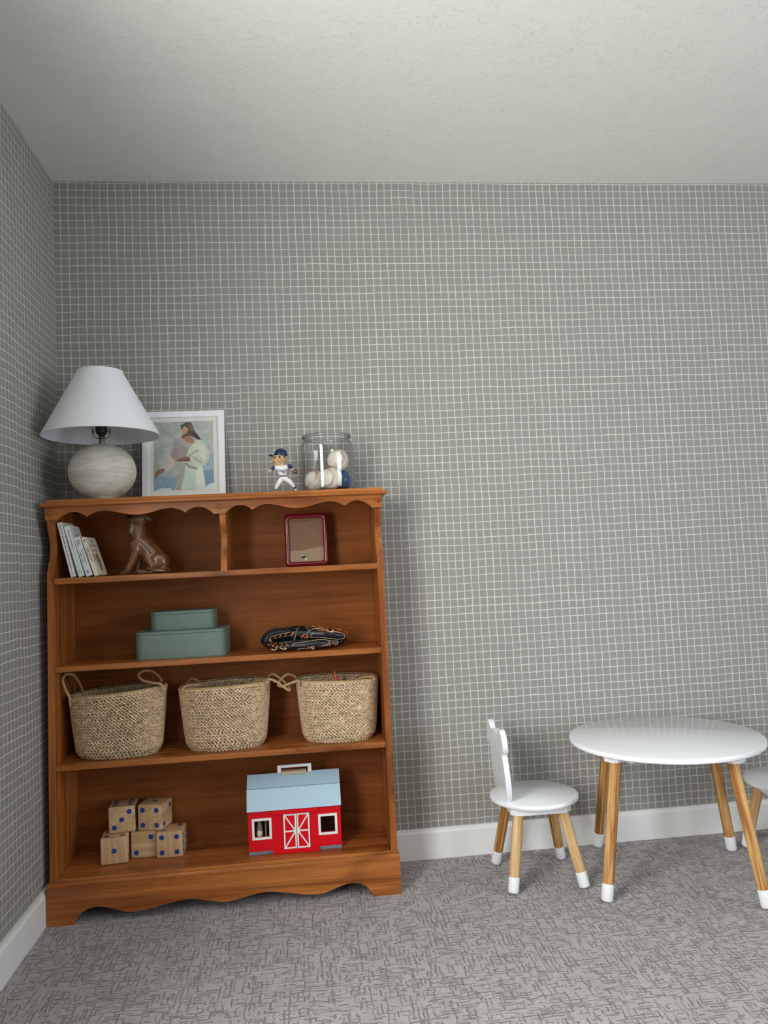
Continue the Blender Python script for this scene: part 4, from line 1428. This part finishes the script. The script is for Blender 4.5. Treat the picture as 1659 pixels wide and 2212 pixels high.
def basket(label, cx, cy, top, bot, dt, db, h, rz, tiltx, handles, seed, bulge=0.0):
    o = thing('woven_basket', label, 'basket', (cx, cy, Z3 + 0.0006), (0, 0, rz), 'woven seagrass baskets on the middle shelf')
    r = np.random.default_rng(seed)

    def ring(t):
        # half sizes at height fraction t (0 bottom, 1 rim); rounded bottom edge
        e = min(1.0, 0.90 + 0.10 * math.sin(min(t / 0.14, 1) * PI / 2))
        s = t ** 0.85
        return ((bot + (top - bot) * s) / 2 * e + bulge * math.sin(PI * t), (db + (dt - db) * s) / 2 * e)

    def pt(t, a, push=0.0, n_=2.25):
        A, Bq = ring(t)
        c, s = math.cos(a), math.sin(a)
        k = (abs(c) ** n_ + abs(s) ** n_) ** (-1 / n_)
        return Vector(((A + push) * c * k, (Bq + push) * s * k, t * h + tiltx * t * c * k * A))

    # plain inner shell: outside, rim and inside of the wall plus the floor of the basket
    b = nb()
    N = 64
    rows = []
    for t_, push in [(i / 10, -0.0015) for i in range(11)] + [(1.0, -0.007)] + [(i / 10, -0.007) for i in range(9, 0, -1)]:
        rows.append([b.verts.new(pt(t_, 2 * PI * k / N, push)) for k in range(N)])
    for A, Bq in zip(rows, rows[1:]):
        for k in range(N):
            j = (k + 1) % N
            b.faces.new((A[k], A[j], Bq[j], Bq[k]))
    b.faces.new(rows[0][::-1]); b.faces.new(rows[-1])
    obj('inner_wall', b, M['weave_gap_shade'], o, True)
    # plaited rows of real strands, outside and (upper rows) inside
    V, F, Cc = [], [], []
    nrow = 21
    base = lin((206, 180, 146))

    def strands(t, inside):
        A, Bq = ring(t)
        per = PI * (3 * (A + Bq) - math.sqrt((3 * A + Bq) * (A + 3 * Bq)))
        n = int(per / 0.0098)
        ph = r.random() * 0.1
        rowh = h / nrow
        for k in range(n):
            for half in (0, 1):
                a = 2 * PI * (k + 0.5 * half + ph) / n
                dz = (0.24 if half else -0.24) * rowh / h
                if t + dz > 0.975: dz = 0.975 - t
                p = pt(min(max(t + dz, 0.004), 1.0), a, -0.0075 if inside else 0.0003)
                q = pt(min(max(t + dz, 0.004), 1.0), a + 0.02)
                tg = (pt(t, a + 0.02) - pt(t, a - 0.02)).normalized()
                upv = Vector((0, 0, 1))
                nr = tg.cross(upv).normalized()
                sl = (-0.42 if half else 0.42) + r.normal() * 0.10
                ax = (tg * math.cos(sl) + upv * math.sin(sl)).normalized()
                sd = nr.cross(ax).normalized()
                L_, Wd, Th = 0.0072 * (1 + r.normal() * 0.08), 0.0027 * (1 + r.normal() * 0.1), 0.0031
                m = np.array([ax * L_, sd * Wd, nr * Th])
                i0 = len(V) * 17
                V.append(LV @ m + np.array(p))
                F.extend([tuple(x + i0 for x in f) for f in LF])
                sh_ = np.clip(1.06 + r.normal() * 0.17, 0.6, 1.5)
                Cc.append(np.tile(base * sh_ * (1 + 0.02 * r.normal(size=3)), (17, 1)))
    for i in range(nrow):
        strands((i + 0.5) / nrow, False)
    b = nb()
    tube(b, [pt(0.992, 2 * PI * k / 120, -0.0030) + Vector((0, 0, 0.0008 * (k % 2))) for k in range(120)], 0.0040, 8, True)
    obj('rim_coil', b, M['rope'], o, True)
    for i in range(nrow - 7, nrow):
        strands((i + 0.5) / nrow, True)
    me = bpy.data.meshes.new('plaited_strands')
    me.from_pydata(np.concatenate(V).tolist(), [], F)
    me.update()
    cc_ = np.clip(np.concatenate(Cc), 0, 1)
    vcol(me, lambda co: cc_)
    w_ = mobj('plaited_strands', me, M['weave'], o, True)
    w_['kind'] = 'stuff'
    for hp_ in handles:
        b = nb()
        ps = catmull([Vector(p) - Vector((cx, cy, Z3 + 0.0006)) for p in hp_], 6)
        Rz = Matrix.Rotation(-rz, 4, 'Z')
        ps = [Rz @ p for p in ps]
        tube(b, ps, [0.0042 + 0.0005 * math.sin(i * 1.9) for i in range(len(ps))], 9)
        obj('rope_handle', b, M['rope'], o, True)
    return o


def hw(px, py, y):
    return at(px, py, y=y)


basket('leftmost woven basket with both rope handles standing up', 0.2130, -0.145, 0.303, 0.258, 0.198, 0.165, 0.203, -0.02, 0.055,
       [[hw(152, 1526, -0.205), hw(150, 1506, -0.205), hw(141, 1488, -0.200), hw(135, 1468, -0.195), hw(142, 1457, -0.180), hw(158, 1458, -0.160), hw(168, 1470, -0.130), hw(177, 1490, -0.100), hw(180, 1510, -0.095)],
        [hw(350, 1490, -0.205), hw(348, 1478, -0.207), hw(330, 1475, -0.200), hw(308, 1470, -0.190), hw(299, 1459, -0.175), hw(308, 1450, -0.155), hw(328, 1450, -0.130), hw(345, 1464, -0.100), hw(352, 1480, -0.09)]], 11)
basket('middle woven basket touching handles with the right basket', 0.5515, -0.145, 0.292, 0.248, 0.198, 0.165, 0.203, 0.03, 0.02,
       [[hw(396, 1500, -0.205), hw(395, 1487, -0.205), hw(410, 1480, -0.190), hw(432, 1480, -0.170), hw(436, 1476, -0.140), hw(415, 1466, -0.110), hw(404, 1475, -0.090)],
        [hw(576, 1476, -0.215), hw(580, 1467, -0.218), hw(598, 1473, -0.222), hw(614, 1485, -0.222), hw(625, 1491, -0.215), hw(622, 1482, -0.195), hw(606, 1466, -0.170), hw(590, 1456, -0.140), hw(578, 1462, -0.110)]], 12)
basket('rightmost woven basket with an orange toy sticking out', 0.9190, -0.145, 0.270, 0.232, 0.198, 0.165, 0.197, -0.02, -0.03,
       [[hw(646, 1482, -0.205), hw(645, 1471, -0.208), hw(630, 1475, -0.214), hw(612, 1482, -0.212), hw(601, 1480, -0.200), hw(606, 1468, -0.180), hw(620, 1457, -0.160), hw(634, 1460, -0.130), hw(646, 1470, -0.110)],
        [hw(809, 1470, -0.200), hw(806, 1462, -0.195), hw(785, 1463, -0.180), hw(770, 1468, -0.165), hw(775, 1462, -0.130), hw(800, 1456, -0.100), hw(812, 1464, -0.095)]], 13)
ot = thing('orange_toy', 'pointed orange toy tip poking out of the rightmost basket', 'toy', (0.9165, -0.130, Z3 + 0.012))
b = nb(); tube(b, catmull([(0.004, 0, 0), (0.003, 0, 0.08), (0.001, 0, 0.165), (-0.003, 0, 0.190), (-0.006, 0, 0.207)], 6), [0.02 - 0.0128 * min(1, i / 12) - 0.0062 * max(0, (i - 12) / 12) for i in range(25)], 14)
obj('cone', b, plain('orange_plastic', (214, 84, 32), 0.4), ot, True)
b = nb()
for zz in (0.12, 0.145, 0.168):
    tube(b, [(0.002 + (0.0078) * math.cos(a), 0.0078 * math.sin(a), zz) for a in [2 * PI * i / 16 for i in range(16)]], 0.0008, 5, True)
obj('ridges', b, plain('orange_plastic_dark', (190, 70, 26), 0.45), ot, True)

# ------------------------------------------------------------------ wooden yard dice
Z0 = 0.129
DS = 0.0825
M['pip'] = plain('blue_paint', (22, 62, 138), 0.45)
PIPS = {1: [(0, 0)], 2: [(-1, -1), (1, 1)], 3: [(-1, -1), (0, 0), (1, 1)], 4: [(-1, -1), (1, 1), (-1, 1), (1, -1)], 5: [(-1, -1), (1, 1), (-1, 1), (1, -1), (0, 0)],
        6: [(-1, -1), (1, 1), (-1, 1), (1, -1), (-1, 0), (1, 0)]}
FACES = {'front': Matrix.Rotation(PI / 2, 4, 'X'), 'right': Matrix.Rotation(PI / 2, 4, 'Z') @ Matrix.Rotation(PI / 2, 4, 'X'), 'top': Matrix(),
         'left': Matrix.Rotation(-PI / 2, 4, 'Z') @ Matrix.Rotation(PI / 2, 4, 'X'), 'back': Matrix.Rotation(PI, 4, 'Z') @ Matrix.Rotation(PI / 2, 4, 'X')}
b = nb(); lathe(b, [(0, 0.0002), (0.0080, 0.0002), (0.0080, -0.0006), (0, -0.0006)], 22)
pipme = bpy.data.meshes.new('pip'); b.to_mesh(pipme); b.free(); pipme.materials.append(M['pip'])
dice_mats = [wood('die_wood_%s' % a, a, (0.56, 0.34, 0.17, 1), (0.80, 0.56, 0.33, 1), 0.5, 1.5, 0.2) for a in 'zxy']


def die(label, fl, fr, z, faces, m, flip=False):
    """fl, fr: bottom-left and bottom-right corners of the front face on the surface it stands on"""
    fl, fr = Vector((*fl, 0)), Vector((*fr, 0))
    d = (fr - fl).normalized()
    c = (fl + fr) / 2 + Vector((-d.y, d.x, 0)) * DS / 2
    o = thing('wooden_die', label, 'die', (c.x, c.y, z + 0.0003), (0, 0, math.atan2(d.y, d.x)), 'big wooden dice on the bottom shelf')
    s = DS / 2
    obj('cube', box(nb(), -s, s, -s, s, 0, DS, 0.0045, 3), dice_mats[m], o, True, autosmooth=0.5)
    for f, n in faces.items():
        for (u, v) in PIPS[n]:
            p = mobj('pip', pipme, None, o)
            if flip and f == 'front': u = -u
            sp = 0.0235
            p.matrix_local = Matrix.Translation((0, 0, s)) @ FACES[f] @ Matrix.Translation((u * sp, v * sp, s))
    return o


die('wooden die showing a single blue dot, bottom left of the pile', (0.1500, -0.168), (0.2315, -0.160), Z0, {'front': 1, 'top': 4, 'right': 2}, 0)
die('wooden die showing two blue dots, middle of the bottom row', (0.2345, -0.128), (0.3155, -0.130), Z0, {'front': 2, 'top': 3}, 1)
die('wooden die showing four blue dots, bottom right of the pile', (0.3180, -0.148), (0.4000, -0.150), Z0, {'front': 4, 'top': 2, 'right': 6}, 0)
die('wooden die showing three blue dots, stacked on the left', (0.1665, -0.128), (0.2485, -0.121), Z0 + DS + 0.0004, {'front': 3, 'top': 6, 'right': 5}, 2)
die('wooden die showing four blue dots, stacked on the right and turned', (0.2560, -0.118), (0.3350, -0.138), Z0 + DS + 0.0004, {'front': 4, 'top': 1, 'right': 2}, 2)

# ------------------------------------------------------------------ red toy barn
BX0, BX1, BYF, BYB = 0.6135, 0.9095, -0.190, -0.060
barn = thing('toy_barn', 'red wooden toy barn with pale blue roof and carry handle', 'toy barn', ((BX0 + BX1) / 2, (BYF + BYB) / 2, Z0))
BO = Vector(((BX0 + BX1) / 2, (BYF + BYB) / 2, Z0))
M['barn_red'] = plain('barn_red', (214, 8, 26), 0.4, Specular_IOR_Level=0.25)
M['barn_white'] = plain('barn_white', (238, 238, 236), 0.4)
M['barn_blue'] = plain('barn_pale_blue', (174, 202, 220), 0.4)
M['barn_grey'] = plain('barn_grey', (116, 124, 140), 0.5)
M['barn_navy'] = plain('barn_navy', (52, 50, 90), 0.5)
M['beech'] = wood('beech_handle', 'x', (0.52, 0.38, 0.26, 1), (0.66, 0.52, 0.38, 1), 0.5, 2, 0.1, 0.0)
M['barn_inside'] = plain('barn_plywood', (150, 128, 100), 0.7)
M['card_edge'] = plain('white_edge', (236, 238, 240), 0.5)


def bl(x0, x1, y0, y1, z0, z1):
    return (x0 - BO.x, x1 - BO.x, y0 - BO.y, y1 - BO.y, z0 - BO.z, z1 - BO.z)


def bbox(name, mat, a, parent=barn, bev=0.0006):
    return obj(name, box(nb(), *bl(*a), bev), mat, parent)


ZE, ZK, ZR = 0.2665, 0.3260, 0.3580        # eave, knee, ridge
YK, YR = -0.166, -0.125
WL_ = (0.6330, 0.6800, 0.1835, 0.2345)
WR_ = (0.8440, 0.8900, 0.1825, 0.2330)
b = nb()
tw = 0.007
for a in ((BX0, WL_[0], Z0, ZE), (WL_[1], WR_[0], Z0, ZE), (WR_[1], BX1, Z0, ZE), (WL_[0], WL_[1], Z0, WL_[2]), (WL_[0], WL_[1], WL_[3], ZE), (WR_[0], WR_[1], Z0, WR_[2]), (WR_[0], WR_[1], WR_[3], ZE)):
    box(b, *bl(a[0], a[1], BYF, BYF + tw, a[2], a[3]))
obj('front_wall', b, M['barn_red'], barn)
bbox('back_wall', M['barn_inside'], (BX0, BX1, BYB - tw, BYB, Z0, ZE))
bbox('barn_floor', M['barn_inside'], (BX0 + tw, BX1 - tw, BYF + tw, BYB - tw, Z0, Z0 + 0.006))
bbox('stall_partition', M['barn_inside'], (0.664, 0.670, BYF + 0.03, BYB - tw, Z0 + 0.006, ZE - 0.01))
gab = [(BYF + tw, Z0), (BYB - tw, Z0), (BYB - tw, ZE), (2 * YR - YK, ZK - 0.006), (YR, ZR - 0.006), (YK, ZK - 0.006), (BYF + tw, ZE)]
for xa in (BX0, BX1 - tw):
    b = nb(); prism(b, [(y - BO.y, z - BO.z) for y, z in gab], 'x', xa - BO.x, xa + tw - BO.x); obj('gable_wall', b, M['barn_red'], barn)


def roof(name, ya, za, yb, zb, th=0.006, ov=0.0015):
    n_ = Vector((0, zb - za, -(yb - ya))).normalized()
    if n_.z < 0: n_ = -n_
    b = nb()
    pr = [(ya, za), (yb, zb), (yb + n_.y * th, zb + n_.z * th), (ya + n_.y * th, za + n_.z * th)]
    prism(b, [(y - BO.y, z - BO.z) for y, z in pr], 'x', BX0 - ov - BO.x, BX1 + ov - BO.x)
    p = obj(name, b, M['barn_blue'], barn)
    b = nb()
    for x in (BX0 - ov, BX1 + ov):
        prism(b, [(y - BO.y, z - BO.z) for y, z in pr], 'x', x - 0.0006 - BO.x, x + 0.0006 - BO.x)
    obj('bare_edge', b, M['card_edge'], p)
    return p


y2 = 2 * YR
roof('roof_panel', BYF - 0.006, ZE - 0.002, YK - 0.001, ZK)
roof('roof_panel', YK, ZK, YR, ZR)
roof('roof_panel', y2 - YK, ZK, YR, ZR)
roof('roof_panel', y2 - BYF + 0.006, ZE - 0.002, y2 - YK + 0.001, ZK)
# handle
b = nb()
hx0, hx1 = 0.7095, 0.8215
for a in ((hx0, hx0 + 0.012, 0.358, 0.388), (hx1 - 0.012, hx1, 0.358, 0.388), (hx0 + 0.012, hx1 - 0.012, 0.379, 0.388)):
    box(b, *bl(a[0], a[1], -0.129, -0.121, a[2], a[3]), 0.001)
hd_ = obj('handle_bracket', b, M['card_edge'], barn)
for yy in (-0.136, -0.114):
    bbox('handle_slat', M['beech'], (0.722, 0.8045, yy - 0.0035, yy + 0.0035, 0.360, 0.3685), hd_)
bbox('ridge_strip', M['beech'], (0.722, 0.8045, -0.131, -0.119, 0.3645, 0.3695), hd_)
# windows, doors, rails, base strips
for w in (WL_, WR_):
    b = nb()
    fw = 0.0075
    for a in ((w[0] - fw, w[1] + fw, w[2] - fw, w[2]), (w[0] - fw, w[1] + fw, w[3], w[3] + fw), (w[0] - fw, w[0], w[2], w[3]), (w[1], w[1] + fw, w[2], w[3])):
        box(b, *bl(a[0], a[1], BYF - 0.0022, BYF - 0.0001, a[2], a[3]))
    obj('window_frame', b, M['barn_white'], barn)
for xa, xb, inner in ((0.7255, 0.7660, 1), (0.7680, 0.8085, -1)):
    zz0, zz1 = 0.1425, 0.2505
    dr = bbox('door', M['barn_red'], (xa, xb, BYF - 0.006, BYF - 0.0002, zz0, zz1))
    b = nb()
    st = 0.0046
    yf0, yf1 = BYF - 0.0070, BYF - 0.0061
    for a in ((xa, xb, zz0, zz0 + st), (xa, xb, zz1 - st, zz1), (xa, xa + st, zz0 + st, zz1 - st), (xb - st, xb, zz0 + st, zz1 - st), (xa + st, xb - st, (zz0 + zz1) / 2 - st / 2, (zz0 + zz1) / 2 + st / 2)):
        box(b, *bl(a[0], a[1], yf0, yf1, a[2], a[3]))
    obj('door_trim', b, M['barn_white'], dr)
    zm = (zz0 + zz1) / 2
    xo_, xi = (xa + st, xb - st) if inner == 1 else (xb - st, xa + st)
    for ze in (zz0 + st, zz1 - st):
        zi = zm + (st / 2 if ze > zm else -st / 2)
        p0, p1 = Vector((xo_, 0, ze)), Vector((xi, 0, zi))
        d = (p1 - p0).normalized()
        nn_ = Vector((-d.z, 0, d.x)) * 0.0021
        b = nb(); prism(b, [((p0 + nn_).x - BO.x, (p0 + nn_).z - BO.z), ((p1 + nn_).x - BO.x, (p1 + nn_).z - BO.z), ((p1 - nn_).x - BO.x, (p1 - nn_).z - BO.z), ((p0 - nn_).x - BO.x, (p0 - nn_).z - BO.z)], 'y', yf0 + 0.0001 - BO.y, yf1 - BO.y)
        obj('door_brace', b, M['barn_white'], dr)
bbox('door_gap', M['barn_navy'], (0.7660, 0.7680, BYF - 0.004, BYF - 0.0002, 0.1425, 0.2505))
bbox('door_rail', M['barn_red'], (0.6915, 0.8365, BYF - 0.012, BYF - 0.0002, 0.2525, 0.2655))
bbox('door_rail', M['barn_red'], (0.6895, 0.8370, BYF - 0.012, BYF - 0.0002, Z0 + 0.0004, 0.1420))
bbox('base_strip', M['barn_grey'], (BX0, 0.6893, BYF - 0.0012, BYF - 0.0001, Z0 + 0.0004, 0.1395))
bbox('base_strip', M['barn_grey'], (0.8372, BX1, BYF - 0.0012, BYF - 0.0001, Z0 + 0.0004, 0.1395))
# toy animal behind the left barn window
th_ = thing('toy_animal', 'small grey and white toy animal seen through the left barn window', 'toy', (0.647, -0.160, Z0 + 0.0064))
b = nb()
chain(b, [((0, 0, 0.105), 0.0060), ((0, 0, 0.088), 0.0065), ((0, 0, 0.070), 0.0110), ((0, 0, 0.052), 0.0125), ((0, 0, 0.035), 0.012)])
for sx in (-0.007, 0.007):
    for sy in (-0.006, 0.006):
        capsule(b, (sx, sy, 0.035), (sx, sy, 0.005), 0.005, 0.0046)
capsule(b, (0, -0.004, 0.108), (0, -0.015, 0.100), 0.006, 0.004)
me = blob_mesh(b, 0.0012, 3)
vcol(me, lambda co: np.where((np.hypot(co[:, 0], (co[:, 2] - 0.053)) < 0.0095)[:, None] & (co[:, 1] < 0)[:, None], lin((224, 218, 204)), lin((128, 118, 104))))
mobj('body', me, tint_mat('toy_paint', 0.45), th_, True)
b = nb()
for s in (-1, 1): capsule(b, (s * 0.003, -0.001, 0.112), (s * 0.0045, -0.001, 0.118), 0.002, 0.001, 8)
obj('ears', b, plain('toy_grey', (110, 102, 92), 0.5), th_, True)

# ------------------------------------------------------------------ children's table and chairs
def splay_leg(parent, top, foot, r_top, r_foot, tip, mat):
    top, foot = Vector(top), Vector(foot)
    d = (top - foot)
    L_ = d.length
    q = d.to_track_quat('Z', 'Y').to_matrix().to_4x4()
    Mx = Matrix.Translation(foot) @ q
    tl = tip
    rr = lambda s: r_foot + (r_top - r_foot) * s / L_
    e = nb(); lathe(e, [(0, tl), (rr(tl), tl)] + [(rr(tl + (L_ - tl) * i / 6), tl + (L_ - tl) * i / 6) for i in range(1, 7)] + [(0, L_)], 10)
    me = bpy.data.meshes.new('leg'); bmesh.ops.recalc_face_normals(e, faces=e.faces); e.to_mesh(me); e.free()
    lg = mobj('leg', me, mat, parent, True, autosmooth=0.75)
    lg.matrix_local = Mx
    e = nb(); lathe(e, [(0, 0.0), (r_foot * 0.72, 0.0), (r_foot * 0.93, 0.002), (r_foot * 1.03, 0.006), (rr(tl) * 1.03, tl + 0.0005), (0, tl + 0.0005)], 24)
    obj('dipped_tip', e, M['white_dip'], lg, True, autosmooth=0.9)
    return lg


TC = Vector((1.957, -0.319, 0))
tb = thing('kids_table', 'small round white table with pine legs dipped in white paint', 'table', TC)
b = nb()
RTB = 0.300
lathe(b, [(0, 0.4235), (RTB - 0.004, 0.4235), (RTB - 0.0012, 0.4255), (RTB, 0.4295), (RTB, 0.4335), (RTB - 0.0015, 0.4380), (RTB - 0.005, 0.4400), (0, 0.4400)], 128)
obj('table_top', b, M['white_lacquer'], tb, True, autosmooth=0.6)
for k in range(4):
    a = math.radians(27.0 + 90 * k)
    c, s = math.cos(a), math.sin(a)
    splay_leg(tb, (0.236 * c, 0.236 * s, 0.402), (0.313 * c, 0.313 * s, 0.0045), 0.0172, 0.0170, 0.050, M['pine'])
    b = nb(); prism(b, [(-0.040, -0.028), (0.028, -0.028), (0.040, -0.016), (0.040, 0.016), (0.028, 0.028), (-0.040, 0.028)], 'z', 0.401, 0.4233, 0.002)
    bmesh.ops.transform(b, matrix=Matrix.Rotation(a, 4, 'Z') @ Matrix.Translation((0.228, 0, 0)), verts=b.verts)
    obj('leg_block', b, M['white_lacquer'], tb)
for k in range(2):
    b = nb(); box(b, -0.186, 0.186, -0.018, 0.018, 0.384, 0.4233, 0.002)
    bmesh.ops.transform(b, matrix=Matrix.Rotation(math.radians(27 + 90 * k), 4, 'Z') @ Matrix.Translation((0, 0, 0.0 if k == 0 else 0.0)), verts=b.verts)
    if k == 0:
        obj('cross_brace', b, M['white_lacquer'], tb)
    else:
        b.free()

BEAR = [(-0.070, 0.0), (-0.088, 0.020), (-0.0965, 0.048), (-0.0985, 0.080), (-0.0955, 0.115), (-0.0920, 0.135), (-0.0875, 0.1510),
        (-0.1030, 0.1570), (-0.1130, 0.1700), (-0.1155, 0.1870), (-0.1100, 0.2110), (-0.0940, 0.2265), (-0.0750, 0.2285), (-0.0580, 0.2190), (-0.0440, 0.2050)]
BEAR_TOP = [(-0.0230, 0.2125), (0.0, 0.2150)]
bear = [(p.x, p.y) for p in catmull([(a, c, 0) for a, c in BEAR[:7]], 5)] + [(p.x, p.y) for p in catmull([(a, c, 0) for a, c in BEAR[6:]], 5)][1:] + BEAR_TOP
bear_outline = bear + [(-a, c) for a, c in bear[::-1][1:]]


def kids_chair(label, loc, rz):
    o = thing('kids_chair', label, 'chair', loc, (0, 0, rz), 'white bear-back chairs around the small table')
    b = nb()
    R_ = 0.1435
    lathe(b, [(0, 0.2500), (R_ - 0.004, 0.2500), (R_ - 0.001, 0.2525), (R_, 0.2560), (R_, 0.2600), (R_ - 0.0015, 0.2635), (R_ - 0.005, 0.2655), (0, 0.2655)], 96)
    obj('seat', b, M['white_lacquer'], o, True, autosmooth=0.6)
    b = nb(); q = 0.097; c = 0.018
    prism(b, [(-q + c, -q), (q - c, -q), (q, -q + c), (q, q - c), (q - c, q), (-q + c, q), (-q, q - c), (-q, -q + c)], 'z', 0.2245, 0.2498, 0.002)
    obj('seat_block', b, M['white_lacquer'], o)
    b = nb(); prism(b, bear_outline, 'x', -0.0085, 0.0085, 0.002, 2)
    bmesh.ops.transform(b, matrix=Matrix.Translation((-0.101, -0.008, 0.2664)) @ Matrix.Rotation(-0.0625, 4, 'Y'), verts=b.verts)
    obj('bear_backrest', b, M['white_lacquer'], o, True, autosmooth=0.5)
    for sx in (-1, 1):
        for sy in (-1, 1):
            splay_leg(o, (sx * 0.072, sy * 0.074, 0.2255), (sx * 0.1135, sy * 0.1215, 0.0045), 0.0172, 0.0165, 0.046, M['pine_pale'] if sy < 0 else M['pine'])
    return o


kids_chair('white chair with bear-shaped back left of the round table', (1.540, -0.231, 0), math.radians(-1.5))
kids_chair('white stool-like chair seat cut off by the right picture edge', (2.392, -0.295, 0), math.radians(171))
